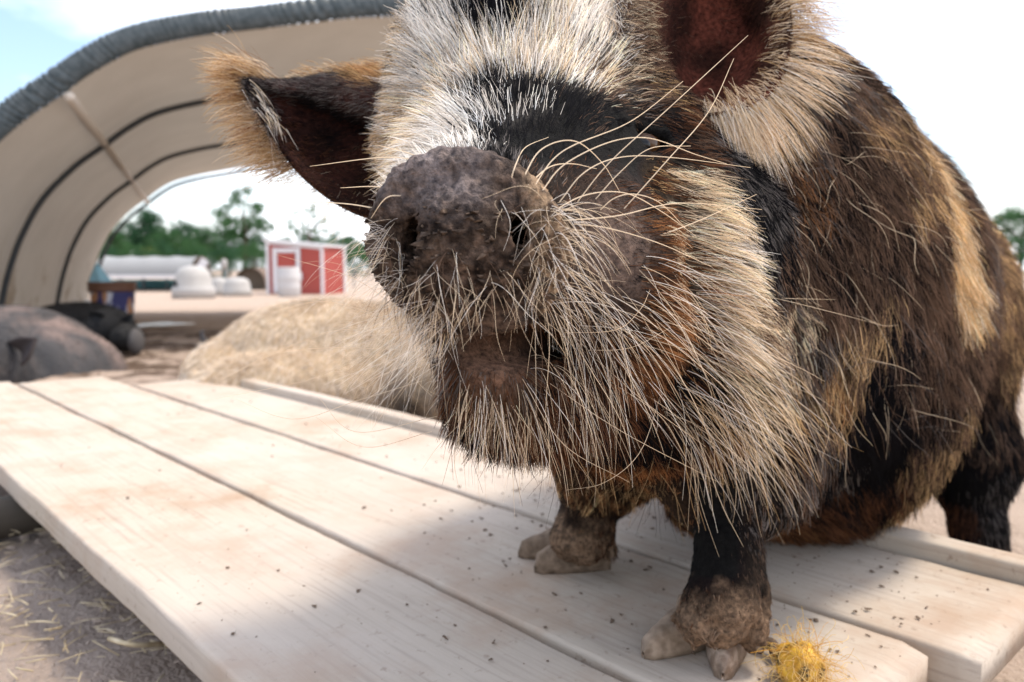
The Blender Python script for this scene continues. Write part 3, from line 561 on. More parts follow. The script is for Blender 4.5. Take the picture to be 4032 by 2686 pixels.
# ================================================================== the big pig
PIG = empty('pig', (0.40, 0.90, 0.05), 'huge muddy black, brown and cream bristly pig standing on the plank deck, snout thrust forward', 'pig')
def build_pig_body():
    meshes = []
    # trunk, neck, upper legs ------------------------------------------------
    b = SDF((-0.15, 0.35, -0.02), (0.92, 1.75, 0.92), 0.0075)
    b.ell(P(2820, 1030, 0.92), (0.185, 0.24, 0.252), k=0.05)           # shoulders
    b.ell(P(3020, 1240, 1.05), (0.205, 0.26, 0.265), k=0.08)           # chest and belly
    b.ell(P(3110, 1450, 1.06), (0.195, 0.24, 0.220), k=0.06)           # low belly
    b.ell(P(3420, 1240, 1.27), (0.198, 0.23, 0.212), k=0.10)            # rump
    b.ell(P(3230, 1120, 1.13), (0.192, 0.22, 0.232), k=0.08)           # loin
    b.cone(P(2500, 900, 0.77), 0.140, P(2850, 900, 0.92), 0.20, k=0.07)   # neck
    b.cone(P(2560, 1350, 0.72), 0.125, P(2850, 1300, 0.88), 0.17, k=0.06) # throat
    b.chain([(P(3000, 1500, 0.80), 0.12), (P(2900, 1790, 0.715), 0.062), (P(2872, 1950, 0.69), 0.040)], k=0.05)   # near foreleg
    b.chain([(P(2560, 1450, 0.86), 0.11), (P(2400, 1750, 0.86), 0.055), (P(2330, 1960, 0.868), 0.034)], k=0.05)   # far foreleg
    b.chain([(P(3640, 1480, 1.20), 0.12), (P(3820, 1800, 1.15), 0.056), (P(3835, 2000, 1.14), 0.036)], k=0.05)    # hind leg
    b.chain([(P(3250, 1600, 1.45), 0.10), (P(3200, 1760, 1.50), 0.05), (P(3190, 1900, 1.50), 0.04)], k=0.05)      # far hind leg, hidden
    b.ell(P(2750, 1990, 0.93), (0.04, 0.05, 0.03), k=0.03)
    V, Fq = b.mesh(); V = smooth_verts(V, Fq, 3); meshes.append((V, Fq))
    # frame of the nose disc
    ax = (P(1815, 985, 0.392) - P(1900, 955, 0.47)); ax /= np.linalg.norm(ax)
    upv = np.array([0.12, 0, 1.0]); sx = np.cross(ax, upv); sx /= np.linalg.norm(sx); sy = np.cross(sx, ax)   # sx: to the left of the picture
    R = np.stack([sx, sy, ax], 1); c0 = P(1850, 975, 0.412)
    # head -------------------------------------------------------------------
    h = SDF((-0.22, 0.30, 0.16), (0.32, 0.90, 0.74), 0.0034)
    h.ell(P(2010, 460, 0.67), (0.101, 0.12, 0.135), k=0.03)            # cranium
    h.cone(P(2120, 560, 0.63), 0.108, P(2060, 800, 0.555), 0.085, k=0.04)
    h.cone(P(2060, 830, 0.54), 0.072, P(1900, 960, 0.445), 0.054, k=0.04) # snout
    h.ell(P(2560, 1120, 0.62), (0.105, 0.10, 0.115), k=0.04)           # right cheek
    h.ell(P(2020, 1170, 0.60), (0.068, 0.09, 0.09), k=0.04)           # left cheek
    h.cone(P(2560, 720, 0.66), 0.070, P(2620, 950, 0.66), 0.095, k=0.04)
    h.ell(P(2190, 1460, 0.55), (0.064, 0.070, 0.060), k=0.035)        # jaw
    h.ell(P(2500, 1470, 0.62), (0.090, 0.085, 0.075), k=0.04)           # jowl
    h.cone(P(2050, 1180, 0.50), 0.052, P(1870, 1210, 0.440), 0.027, k=0.03)  # upper lip
    h.ell(P(2390, 1010, 0.487), (0.042, 0.04, 0.046), k=0.025)         # lip swelling at the side
    h.ell(P(2440, 1290, 0.50), (0.035, 0.04, 0.035), k=0.03)
    h.cone(P(2080, 1480, 0.50), 0.046, P(1925, 1450, 0.455), 0.023, k=0.02)  # lower lip
    h.ell(P(1985, 1560, 0.49), (0.034, 0.036, 0.034), k=0.025)         # chin
    # brow and eye sockets
    h.ell(P(2500, 470, 0.585), (0.035, 0.03, 0.016), k=0.025)
    h.ell(P(1690, 560, 0.62), (0.03, 0.03, 0.016), k=0.025)
    h.ell(P(2490, 570, 0.548), (0.021, 0.02, 0.012), k=0.010, sub=True)
    h.ell(P(1670, 640, 0.583), (0.017, 0.02, 0.011), k=0.012, sub=True)
    # mouth
    h.cone(P(1780, 1350, 0.425), 0.010, P(1960, 1330, 0.44), 0.014, k=0.012, sub=True)
    h.cone(P(1960, 1318, 0.43), 0.012, P(2330, 1400, 0.50), 0.005, k=0.012, sub=True)
    h.ell(c0 + R @ np.array([0, 0, 0.004]), (0.047, 0.046, 0.034), R, k=0.008, sub=True)      # room for the disc
    h.ell(P(2522, 525, 0.548), (0.019, 0.010, 0.0055), k=0.006); h.ell(P(2515, 617, 0.550), (0.017, 0.009, 0.004), k=0.006)      # eyelids
    V, Fq = h.mesh(); V = smooth_verts(V, Fq, 2); meshes.append((V, Fq))
    # nose disc, high detail ---------------------------------------------------
    d = SDF(c0 - 0.085, c0 + 0.085, 0.0016)
    def L(a, bb, cc): return c0 + R @ np.array([a, bb, cc])
    d.cone(L(0, 0, -0.055), 0.045, L(0, 0, -0.012), 0.041, k=0.012)
    d.ell(L(0, -0.001, -0.004), (0.0470, 0.0430, 0.0115), R, k=0.008)               # flat face
    ring = [(0.045 * math.cos(t) + 0.006 * max(math.sin(t), 0), 0.0385 * math.sin(t) + 0.0025 * max(math.sin(t), 0) ** 3, 0.0078 + 0.001 * math.sin(t)) for t in np.linspace(0, 2 * math.pi, 25)]
    for (x0, y0, r0), (x1, y1, r1) in zip(ring[:-1], ring[1:]): d.cone(L(x0, y0, -0.002), r0, L(x1, y1, -0.002), r1, k=0.006)      # raised rim
    d.ell(L(0.006, 0.026, -0.003), (0.030, 0.013, 0.0095), R, k=0.012)              # thick upper lip of the disc
    d.cone(L(0.002, 0.014, 0.002), 0.008, L(0.001, -0.024, 0.001), 0.009, k=0.010)  # between the nostrils
    for xo, yo in ((0.0245, 0.000), (-0.0200, 0.007)):
        d.ell(L(xo, yo, 0.006), (0.0105, 0.0150, 0.012), R, k=0.006, sub=True); d.cone(L(xo, yo - 0.001, 0.004), 0.0092, L(xo * 0.8, yo + 0.004, -0.045), 0.009, k=0.004, sub=True)
    V, Fq = d.mesh(); V = smooth_verts(V, Fq, 1)
    N = vnormals(V, Fq); lf = (V - c0) @ R
    mud = np.clip((lf[:, 2] + 0.012) / 0.02, 0, 1)
    n1 = vnoise(V, 160, 3, 3); n2 = vnoise(V, 480, 4, 2); n3 = np.clip(vnoise(V, 70, 9, 2), 0, 1)
    low = np.clip((0.012 - lf[:, 1]) / 0.03, 0.25, 1)
    V = V + N * (mud * (0.0022 * n1 + 0.0020 * n2 + 0.0060 * n3 * low))[:, None]
    # short wrinkles across the top ridge
    wr = np.clip((lf[:, 1] - 0.012) / 0.015, 0, 1) * mud
    V = V + N * (wr * 0.0005 * np.sin(lf[:, 0] * 900 + 7 * vnoise(V, 60, 5, 2)))[:, None]
    meshes.append((V, Fq))
    # ears -----------------------------------------------------------------------
    rails = [  # far ear (left in the picture): lower edge, cup, fold, back of the ear
        [P(1620, 900, .625), P(1480, 865, .625), P(1330, 800, .630), P(1180, 680, .636), P(1070, 530, .645), P(1000, 410, .655), P(965, 330, .664)],
        [P(1640, 790, .665), P(1500, 760, .672), P(1370, 680, .676), P(1240, 580, .674), P(1130, 470, .670), P(1040, 385, .668), P(967, 326, .666)],
        [P(1650, 600, .675), P(1520, 560, .685), P(1390, 510, .685), P(1270, 450, .680), P(1160, 400, .676), P(1060, 360, .671), P(969, 322, .667)],
        [P(1660, 470, .650), P(1520, 440, .652), P(1390, 410, .655), P(1270, 385, .658), P(1160, 362, .661), P(1060, 340, .664), P(971, 318, .668)],
        [P(1660, 360, .665), P(1530, 325, .672), P(1400, 305, .675), P(1280, 312, .675), P(1170, 325, .675), P(1070, 324, .673), P(973, 314, .670)],
        [P(1660, 300, .700), P(1540, 275, .710), P(1400, 270, .712), P(1290, 292, .708), P(1180, 312, .695), P(1075, 317, .682), P(975, 313, .673)]]
    V, Fq = loft(rails, 46, 34); meshes.append(thick(V, Fq, 0.0035))
    rails = [  # near ear (right in the picture), cupped towards the lens: one edge, hollow, other edge
        [P(2590, 430, 0.580), P(2490, 330, 0.562), P(2435, 180, 0.556), P(2435, 0, 0.560), P(2500, -200, 0.59), P(2640, -380, 0.625), P(2780, -470, 0.645)],
        [P(2640, 470, 0.620), P(2570, 330, 0.612), P(2550, 170, 0.616), P(2560, 0, 0.618), P(2600, -180, 0.642), P(2690, -350, 0.643), P(2783, -470, 0.647)],
        [P(2720, 500, 0.645), P(2720, 340, 0.675), P(2720, 180, 0.685), P(2725, 0, 0.682), P(2740, -180, 0.670), P(2760, -340, 0.656), P(2786, -470, 0.649)],
        [P(2800, 470, 0.635), P(2890, 340, 0.655), P(2940, 170, 0.668), P(2905, 0, 0.672), P(2890, -180, 0.666), P(2850, -340, 0.658), P(2789, -470, 0.651)],
        [P(2790, 455, 0.595), P(2950, 425, 0.600), P(3075, 310, 0.610), P(3120, 120, 0.622), P(3085, -80, 0.642), P(2990, -290, 0.650), P(2792, -470, 0.653)]]
    V, Fq = loft(rails, 46, 34); meshes.append(thick(V, Fq, 0.0035))
    # lower legs -----------------------------------------------------------------
    f = SDF((0.02, 0.52, 0.095), (0.32, 0.96, 0.30), 0.0026)
    f.chain([(P(2872, 1930, 0.69), 0.036), (P(2865, 2080, 0.672), 0.0235), (P(2860, 2220, 0.664), 0.0210), (P(2850, 2330, 0.657), 0.0225), (P(2832, 2400, 0.652), 0.0245)], k=0.02)
    f.cone(P(2785, 2410, 0.648), 0.022, P(2745, 2450, 0.642), 0.0165, k=0.012)
    f.cone(P(2868, 2415, 0.648), 0.022, P(2862, 2462, 0.641), 0.0150, k=0.010)
    f.chain([(P(2940, 2150, 0.685), 0.014), (P(2955, 2330, 0.668), 0.012), (P(2950, 2430, 0.66), 0.013)], k=0.015)
    f.cone(P(2950, 2440, 0.655), 0.013, P(2972, 2530, 0.647), 0.009, k=0.008)
    f.chain([(P(2330, 1930, 0.868), 0.034), (P(2318, 2020, 0.862), 0.0265), (P(2290, 2110, 0.858), 0.029)], k=0.02)
    f.cone(P(2265, 2085, 0.856), 0.021, P(2225, 2120, 0.852), 0.017, k=0.012)
    f.cone(P(2310, 2095, 0.856), 0.022, P(2298, 2145, 0.846), 0.018, k=0.010)
    f.cone(P(2370, 2100, 0.868), 0.013, P(2395, 2160, 0.868), 0.008, k=0.008)
    V, Fq = f.mesh(); V = smooth_verts(V, Fq, 1); N = vnormals(V, Fq)
    px, py, _ = proj(V); mud = np.clip((py - np.where(px > 2600, 2280, 2030)) / 120, 0.0, 1)
    V = V + N * (mud * (0.0050 * vnoise(V, 75, 13, 2) + 0.0030 * np.abs(vnoise(V, 160, 15, 2)) + 0.0016 * vnoise(V, 420, 14, 2)))[:, None]
    meshes.append((V, Fq))
    g = SDF((0.55, 0.98, -0.03), (0.85, 1.35, 0.26), 0.005)
    g.chain([(P(3833, 1960, 1.14), 0.038), (P(3850, 2080, 1.13), 0.032), (P(3868, 2180, 1.125), 0.032)], k=0.02)
    g.cone(P(3840, 2175, 1.115), 0.026, P(3835, 2220, 1.10), 0.020, k=0.015)
    g.cone(P(3890, 2185, 1.13), 0.024, P(3905, 2238, 1.11), 0.018, k=0.015)
    V, Fq = g.mesh(); V = smooth_verts(V, Fq, 2); meshes.append((V, Fq))
    return meshes
def thick(V, Fq, t):
    N = vnormals(V, Fq); n = len(V); A = V + N * t / 2; B = V - N * t / 2
    e = {}
    for q in Fq:
        for i in range(4):
            a, b = q[i], q[(i + 1) % 4]; e[(a, b)] = 1
    rim = [[a, b, b + n, a + n][::-1] for (a, b) in e if (b, a) not in e]
    return np.vstack([A, B]), np.vstack([Fq, Fq[:, ::-1] + n, np.array(rim)])
parts_ = build_pig_body()
off = 0; VV = []; FF = []; PART = []
for k_, (v_, f_) in enumerate(parts_):
    VV.append(v_); FF.append(f_ + off); off += len(v_); PART += [k_] * len(f_)
PV = np.vstack(VV); PF = np.vstack(FF); PPART = np.array(PART); PN = vnormals(PV, PF)
print('pig verts', len(PV), 'faces', len(PF))
# ---- coat: guides placed on the skin, each with flow, length, lift, colour and density
BVH = BVHTree.FromPolygons([tuple(v) for v in PV], [tuple(f) for f in PF])
CAMP = np.array([0, 0, CAMZ]); CR = np.array([1.0, 0, 0]); CU = np.array([0, _s, _c]); CF = np.array([0, _c, -_s])
HC = {'W': (0.78, 0.73, 0.68), 'C': (0.66, 0.54, 0.40), 'T': (0.47, 0.32, 0.17), 'O': (0.24, 0.115, 0.05), 'B': (0.10, 0.045, 0.023), 'K': (0.0055, 0.0052, 0.0062),
      'D': (0.125, 0.080, 0.057), 'G': (0.13, 0.118, 0.115), 'S': (0.10, 0.07, 0.05)}
def cast(px, py):
    d = P(px, py, 1.0) - CAMP; d /= np.linalg.norm(d)
    loc, nor, fi, dist = BVH.ray_cast(Vector(CAMP), Vector(d))
    if loc is None: return None
    return np.array(loc), np.array(nor), fi
def flow(dx, dy, n):
    v = dx * CR - dy * CU; v = v / (np.linalg.norm(v) + 1e-9); fn = CF @ n
    a = np.clip(-(v @ n) / (fn if abs(fn) > 1e-3 else 1e-3), -1.2, 1.2); t = v + a * CF; return t / np.linalg.norm(t)
GROUP = {0: 0, 1: 0, 2: 2, 3: 3, 4: 4, 5: 0, 6: 0}
# px, py, flow x, flow y, length cm, lift, colours, density, curl
GUIDES = """
1600 90 -5 -8 5.0 .50 WWC 1 .2|1720 180 -3 -8 5.0 .55 WWW 1 .2|1650 300 -8 -5 5.0 .45 WCW 1 .2|1800 60 -2 -8 5.5 .5 WKW 1 .2|1900 60 -1 -9 4.5 .5 KKK .9 .2|2020 60 1 -9 4.5 .5 KKK .9 .2|2120 60 0 -9 5 .5 WCK 1 .2
2200 130 1 -9 5 .45 WWC 1 .2|2330 100 2 -9 4.5 .45 WWW 1 .2|2420 60 0 -8 2.6 .3 WWG 1 .2|2420 200 2 -8 2.4 .25 WCW 1 .2|1820 300 -4 -8 4.5 .5 WWC 1 .2|1950 250 -1 -9 4.5 .5 WCW 1 .2|2080 260 1 -9 4.5 .5 CWW 1 .2
2230 280 2 -8 4.2 .45 CWW 1 .2|2350 320 5 -7 3.4 .4 CDW 1 .2|2460 360 8 -4 3.0 .25 CDG 1 .2|2560 400 9 -2 2.6 .2 DDG 1 .2|1900 370 -2 -9 3.0 .4 KKW 1 .2|2020 380 0 -9 3 .4 KKK 1 .1|2130 380 2 -9 2.6 .35 KKK|2010 440 -1 -9 2.8 .35 KWK 1 .1|2130 440 1 -9 2.6 .35 KWK 1 .1|2230 440 3 -9 2.4 .35 KKK 1 .1|1960 470 -3 -8 2.8 .35 WWK 1 .1 1 .1|2250 410 4 -8 2.6 .35 KKK 1 .1
1830 480 -6 -5 4.5 .45 WWW 1.2 .2|1720 430 -9 -4 5 .45 WCC 1.1 .2|1620 460 -9 -2 5 .4 CWT 1 .2|1750 540 -9 0 4.5 .45 WWW 1.3 .1|1860 560 -4 -6 3.2 .4 WWW 1.3 .1|1620 560 -9 1 4.8 .4 CCW 1 .2|1600 650 -9 4 4 .35 CDT .9 .2|1680 640 -9 3 2 .3 KDK .8 .1|1600 740 -8 6 3.5 .3 DBT .8 .2
1950 540 -1 -9 2.0 .3 KKK 1.2 .1|2010 520 1 -9 1.8 .3 KKK 1.3 .05|2120 500 1 -9 1.8 .3 KKK 1.3 .05|2230 500 3 -8 1.8 .3 KKK 1.2 .05|2000 610 0 -9 1.4 .3 KKG 1.3 .05|2120 610 2 -9 1.4 .3 KKK 1.2 .05|2250 600 3 -8 1.3 .3 KKK 1.2 .05|2340 500 5 -6 2.2 .3 KKD 1.1 .1
2350 590 3 -5 1.0 .3 KKK 1 .05|2420 480 7 -4 2.2 .3 KKK 1.1 .1|2480 440 8 -3 2.4 .3 KKD 1 .1|2600 470 9 0 2.4 .25 KBK 1 .1|2700 520 9 2 3 .25 KDB 1 .1|2440 620 6 0 .5 .2 KBK .4 .05|2490 640 6 0 .6 .2 KBK .4 .05|2540 570 6 0 .5 .2 KKK .2 .05|2440 570 6 0 .5 .2 KKK .2 .05|2490 510 4 0 .6 .15 KKK .4 .05|2490 570 4 0 .3 .1 KKK 0 .05|2400 540 4 -3 .9 .2 KKK .9 .05|2580 530 6 -1 .9 .2 KKK .9 .05|2560 600 7 0 1.4 .3 KKB 1 .05|2640 590 9 2 2.4 .3 KKB 1 .1|2420 680 6 -2 1.0 .2 GKB .7 .05
2150 700 2 -8 1.2 .3 BGD .9 .05|2250 720 4 -7 1.2 .3 BDD .9 .05|2350 740 7 -5 1.4 .3 BBD .9 .05|2450 760 8 -3 1.7 .3 BBK .9 .05|2200 800 3 -6 .8 .3 BDS .6 .05|2320 830 5 -4 .8 .3 BSK .35 .05|2430 870 7 -2 1.2 .3 BBS .8 .05|2540 830 9 -1 2.2 .3 BKO 1 .1
2380 960 6 0 .6 .3 KKS .22 .05|2480 980 8 0 .9 .3 BSK .4 .05|2320 1050 4 2 .6 .3 KKS .2 .05|2440 1100 7 1 .7 .3 KKK .25 .05|2300 930 3 0 .6 .3 KSK .2 .05|2540 950 9 0 2.4 .3 BBO 1 .1|2560 1080 9 1 2.6 .3 OBB 1 .1|2580 1200 9 2 3.0 .3 OOB 1 .1
2600 690 9 3 2.6 .3 BTB 1.1 .1|2560 720 9 1 2.6 .3 BKT 1 .1|2680 720 9 4 3.6 .35 CCC 1.2 .1|2700 830 9 2 4.0 .35 CCC 1.2 .1|2650 800 9 1 3.4 .3 CBB 1.2 .1|2640 900 9 1 3.4 .3 BOC 1.1 .1|2760 930 9 2 4.2 .35 CCW 1.2 .1|2820 900 8 4 4.0 .35 CCW 1.1 .1
2680 1000 9 1 4.0 .3 COB 1.2 .1|2800 1050 9 2 4.5 .35 WCC 1.3 .1|2890 1050 8 4 4.0 .35 CCW 1.1 .1|2680 1120 9 2 4 .3 BOC 1.1 .1|2830 1180 9 3 5.0 .35 CWC 1.3 .15|2920 1180 8 4 4.5 .35 CCD 1.1 .15|2700 1240 9 3 4.5 .3 BOC 1.1 .15|2850 1300 9 5 5.5 .4 CCW 1.3 .2
2960 1300 8 6 4.2 .3 CDD 1.2 .2|2700 1370 8 5 5.5 .3 OKB 1.1 .2|2850 1430 8 6 5.5 .35 CCK 1.3 .2|2980 1450 7 7 5 .3 CDK 1.2 .2|2700 1500 7 6 5.5 .3 BKK 1 .2|2880 1560 7 7 5.5 .3 KCK 1.2 .2|3000 1580 6 8 5 .3 KCD 1.2 .2|2780 1640 6 7 6 .3 KKB 1 .2|2930 1680 6 8 5 .3 KKD 1 .25|3020 1720 5 8 5 .3 KKD 1 .25
2560 1340 8 3 4 .3 OOB 1.1 .15|2450 1280 7 3 2.5 .3 OBS .9 .15|2440 1400 6 5 4 .35 OBB 1 .15|2550 1480 6 6 5 .35 BBO 1 .2|2350 1450 4 7 4 .35 BBK .9 .2|2600 1600 5 7 6 .35 KKB 1.1 .2|2450 1600 4 8 5.5 .35 BKB 1 .2|2300 1580 3 9 5 .35 BBK 1 .2
2180 1300 3 6 1.5 .3 BSB .6 .2|2250 1220 4 5 1.2 .3 SBS .5 .2|2300 1330 4 6 2 .3 BBS .7 .2|2150 1420 2 8 3 .35 BBS .7 .2|1960 1400 0 6 .6 .2 SSS .25 .1|1930 1470 -1 7 1.5 .3 SBG .5 .1|2050 1500 1 8 3 .35 BSG .8 .2|2150 1560 2 8 4.5 .35 BBK .9 .2
1800 1480 -3 8 3.5 .4 GBB .9 .2|1850 1580 -2 8 4.5 .4 DBC 1.1 .2|1950 1600 0 9 5 .4 BCD 1.2 .2|2080 1640 1 9 5 .4 BBC 1.2 .2|2200 1660 2 9 5 .4 BKB 1.1 .2|1780 1620 -3 8 4.5 .4 GBK 1 .2|1850 1700 -3 8 4 .4 KKK 1.1 .2|1980 1730 -1 8 4 .4 KBG 1.1 .2|2120 1760 1 8 4 .4 BKB 1.1 .2|2300 1750 2 8 4 .35 BKK 1.1 .2|2450 1740 3 8 4 .35 KKB 1.1 .2
2600 1730 4 7 4 .35 KKK 1.1 .2|2100 1850 -2 6 3 .35 KKB 1.1 .2|2280 1850 1 6 3 .35 BBK 1.1 .2|2450 1860 2 6 3 .35 BOK 1.1 .2|2600 1840 4 6 3.5 .35 BOO 1.1 .2|2720 1800 4 6 4 .35 KBB 1 .2
1700 1300 -6 7 2.6 .35 WWC .35 .2|1660 1400 -6 7 3 .35 WWW .35 .2|1730 1450 -5 8 3.5 .4 WGB .6 .2|1740 1560 -5 8 4 .4 GGK .8 .2|1640 1250 -7 6 3 .4 WWC .35 .2|1850 1250 -1 6 1.2 .3 SSB .5 .2|1980 1260 1 6 1.0 .3 OSB .5 .2|2080 1250 2 6 1.2 .3 SSB .5 .2|1750 1230 -3 6 1.6 .35 SGW .5 .2
3000 700 3 8 2.5 .2 KKG 1.2 .1|2960 800 3 9 2.5 .2 KGK 1.2 .1|3060 850 3 9 2.5 .2 KGK 1.2 .1|3000 950 3 9 2.2 .2 KKG 1.2 .1|3100 1000 3 9 2.5 .2 KKD 1.2 .1|3050 1150 4 8 2.5 .22 GDK 1.1 .15|3130 1250 5 7 3 .25 GDC 1.1 .2|3050 1350 5 7 3.5 .25 DGC 1.1 .2|3000 1050 4 8 2.2 .22 KGK 1.1 .1|2900 620 5 8 2.5 .2 KKG 1.1 .1
3200 120 5 8 4 .22 DDG 1.1 .3|3280 220 5 9 4 .22 DDK 1.1 .3|3200 350 4 9 4.5 .22 DGK 1.1 .4|3350 350 5 9 4.5 .22 DGD 1.1 .4|3300 550 4 9 5 .22 KDD 1.1 .4|3150 550 3 9 4.5 .22 DDG 1.1 .4|3450 480 5 9 5 .22 DDT 1.1 .4|3200 750 3 9 5 .22 DKO 1.1 .5|3350 760 3 9 5.5 .22 KDD 1.1 .5|3500 700 4 9 5.5 .22 DDK 1.1 .5
3600 700 4 9 5.5 .22 DDT 1.1 .5|3200 950 3 9 5 .22 KDD 1.1 .5|3350 960 2 9 6 .22 KDD 1.1 .6|3500 960 2 9 6 .22 DDK 1.1 .6|3650 960 3 9 6 .22 DKD 1.1 .6|3250 1120 2 9 5.5 .24 DKD 1.1 .6|3400 1150 1 9 6 .24 KDD 1.1 .6|3550 1150 1 9 6 .24 DKD 1.1 .6|3680 1130 2 9 6 .24 DDD 1.1 .6|3770 980 2 9 8 .22 TCT 1.3 .4|3780 1080 1 9 9 .24 TCT 1.3 .4
3850 980 2 9 5.5 .22 DDK 1.1 .6|3900 1100 2 9 5.5 .22 DDG 1.1 .6|3880 1250 1 9 6 .24 DDK 1.1 .6|3960 1250 2 9 5 .22 DTD 1.1 .5|3700 1300 1 9 6 .24 DKD 1.1 .6|3550 1300 0 9 6 .24 DKK 1.1 .6|3820 1380 1 9 6 .24 DKD 1.1 .6|3920 1400 1 9 6 .24 DKD 1.1 .6|3980 1450 1 9 6 .24 DTK 1.1 .4
3480 1230 -4 9 6 .24 TDK 1.1 .5|3420 1330 -4 8 5.5 .26 TTD 1.2 .5|3360 1430 -4 8 5.5 .26 TTD 1.2 .5|3300 1480 -2 9 5 .26 TTO 1.2 .5|3260 1580 1 9 5 .26 TDK 1.2 .5|3240 1380 1 9 4 .26 DGK 1.1 .4|3170 1400 2 8 3.5 .26 GDC 1.1 .3|3150 1550 3 9 4 .3 DGT 1.1 .3|3220 1680 1 9 5 .3 DKG 1.1 .4|3180 1800 1 9 5 .3 GKD 1 .4
3450 1480 0 9 6 .26 KKK 1.1 .5|3600 1450 0 9 6 .26 KKD 1.1 .6|3750 1500 0 9 6 .26 DKD 1.1 .6|3850 1550 1 9 6 .26 KDK 1.1 .6|3400 1650 2 9 6 .26 KKK 1.1 .5|3550 1620 0 9 6 .26 KKK 1.1 .5|3700 1630 0 9 6 .26 KDK 1.1 .6|3780 1700 -3 9 6 .3 TDK 1.2 .6|3350 1800 4 8 6 .28 KKK 1.1 .4|3500 1780 2 9 6 .28 KKK 1.1 .5|3650 1780 -1 9 6 .3 KTD 1.1 .6
3350 1950 6 6 6 .3 KKB 1.1 .3|3500 1950 4 8 6.5 .3 KKB 1.1 .4|3630 1920 -2 9 6.5 .3 TKK 1.2 .5|3450 2080 6 5 7 .3 BKT 1.1 .3|3580 2050 -2 9 6.5 .3 TBK 1.1 .4|3250 2050 8 3 6 .25 BBK 1.1 .3|3120 2080 9 2 5 .25 BOB 1 .3|3350 2120 9 2 7 .25 BOB 1.1 .3|3250 1900 4 8 5 .3 KKG 1 .3
3950 1600 1 9 5 .3 KDK 1.1 .5|3900 1750 0 9 4 .3 KKD 1.1 .4|3830 1900 0 9 3.5 .3 KKK 1.1 .3|3900 1950 2 9 3 .3 KKG 1.1 .3|3800 2080 0 9 2.5 .3 BKB 1.1 .3|3900 2100 2 9 2.5 .3 KGK 1.1 .3|3880 2200 1 8 1.5 .3 KBS .9 .2
2800 1930 -1 9 1.8 .15 KKK 1.3 .05|2900 1930 1 9 2.2 .18 KKG 1.2 .1|2980 1950 2 8 3 .25 GKD 1 .2|2780 2080 -1 9 1.6 .12 KKK 1.3 .05|2870 2080 0 9 1.6 .12 KKK 1.3 .05|2950 2080 2 9 2 .2 KDG 1.1 .1|2770 2200 -2 9 1.6 .12 KKK 1.3 .05|2860 2220 0 9 1.6 .12 KKK 1.2 .05|2950 2220 2 9 1.8 .2 DSK .8 .1
2740 2330 -3 9 1.5 .15 KBD 1.0 .1|2850 2330 1 9 1.5 .15 KBD .9 .1|2950 2350 2 9 1.3 .2 DSS .5 .1|2700 2420 -3 8 1.2 .2 DSB .5 .1|2850 2430 1 8 1.1 .2 DSS .45 .1|2940 2450 2 8 1.0 .2 DSS .4 .1|2680 2520 -3 6 .5 .2 SSS .1 .1|2860 2520 0 6 .5 .2 SSS .15 .1
2300 1960 -1 9 1.5 .25 OTB 1 .15|2370 1980 2 9 1.8 .25 OTK 1 .15|2280 2050 -2 9 .8 .2 SSO .4 .1|2360 2060 2 9 1.2 .2 SBK .6 .1|2200 2120 -5 5 .5 .2 SSS .1 .1|2300 2150 -2 6 .5 .2 SSS .1 .1|2390 2120 1 9 1.5 .25 KBB .7 .1|2600 1950 2 6 1.5 .3 OTS .5 .2|2680 2000 2 6 1.0 .3 SSO .4 .2
1450 300 -9 -2 2.2 .5 TOT .9 .2|1300 320 -9 2 1.2 .2 GGK 1.1 .05|1150 345 -9 1 1.2 .2 GKG 1.1 .05|1450 380 -9 3 1.4 .2 GGG 1.1 .05|1350 360 -9 3 1.2 .2 GGK 1.1 .05|1550 330 -9 0 2.5 .4 GTC 1 .1|1250 450 -9 1 1.8 .3 KKK 1.1 .1|1100 400 -9 1 1.5 .3 KKG 1 .1|1400 520 -9 2 2.2 .3 KKK 1.1 .1|1120 500 -8 4 1.6 .3 KKB 1 .1|1250 600 -8 5 1.6 .3 KBB .9 .1|1400 650 -8 5 1.2 .25 BSB .5 .1|1350 720 -7 6 1.2 .25 BSB .5 .1|1480 780 -7 6 1.2 .25 BBT .6 .1
2500 100 8 -3 3 .4 DDC .9 .2|2480 250 8 -2 3 .4 DCK .9 .2|2560 200 9 -1 2.5 .35 DKD .8 .2|2560 330 9 0 2.5 .35 DKT .8 .2|2650 80 4 -8 1.5 .3 BSK .4 .2|2700 250 3 4 .8 .3 SSS .15 .1|2800 200 3 4 1.2 .3 SSK .2 .1|2800 350 2 6 1.0 .3 BBS .3 .1|2950 100 6 -2 2 .4 KKB .7 .2|2950 260 6 4 1.2 .3 BDB .5 .2|2880 380 4 7 1.0 .3 BTB .5 .2|3030 150 8 -1 1.5 .3 TCD .6 .2
"""
gp, gn, gd, gl, gL, gc, gden, gcu, gg = [], [], [], [], [], [], [], [], []
miss = 0
for it in GUIDES.replace('\n', '|').split('|'):
    q = it.split()
    if len(q) < 9: continue
    px, py, dx, dy, ln, li = (float(x) for x in q[:6])
    if px > 3030: ln *= 0.62; li *= 0.75
    elif py < 1200: ln *= 0.74; li *= 0.75
    else: ln *= 0.85; li *= 0.8
    if 1900 <= py and 2650 < px < 3050: ln *= 0.6
    if py > 1200 and px < 2680 and py < 1900: ln *= 0.72; li *= 0.6
    hit = cast(px, py)
    if hit is None: miss += 1; continue
    gp.append(hit[0]); gn.append(hit[1]); gd.append(flow(dx, dy, hit[1])); gl.append(li); gL.append(ln / 100); gc.append([HC[k] for k in q[6]]); gden.append(float(q[7])); gcu.append(float(q[8])); gg.append(GROUP[PPART[hit[2]]])
gp, gn, gd, gl, gL, gc, gden, gcu, gg = (np.array(x) for x in (gp, gn, gd, gl, gL, gc, gden, gcu, gg))
print('guides', len(gp), 'missed', miss)
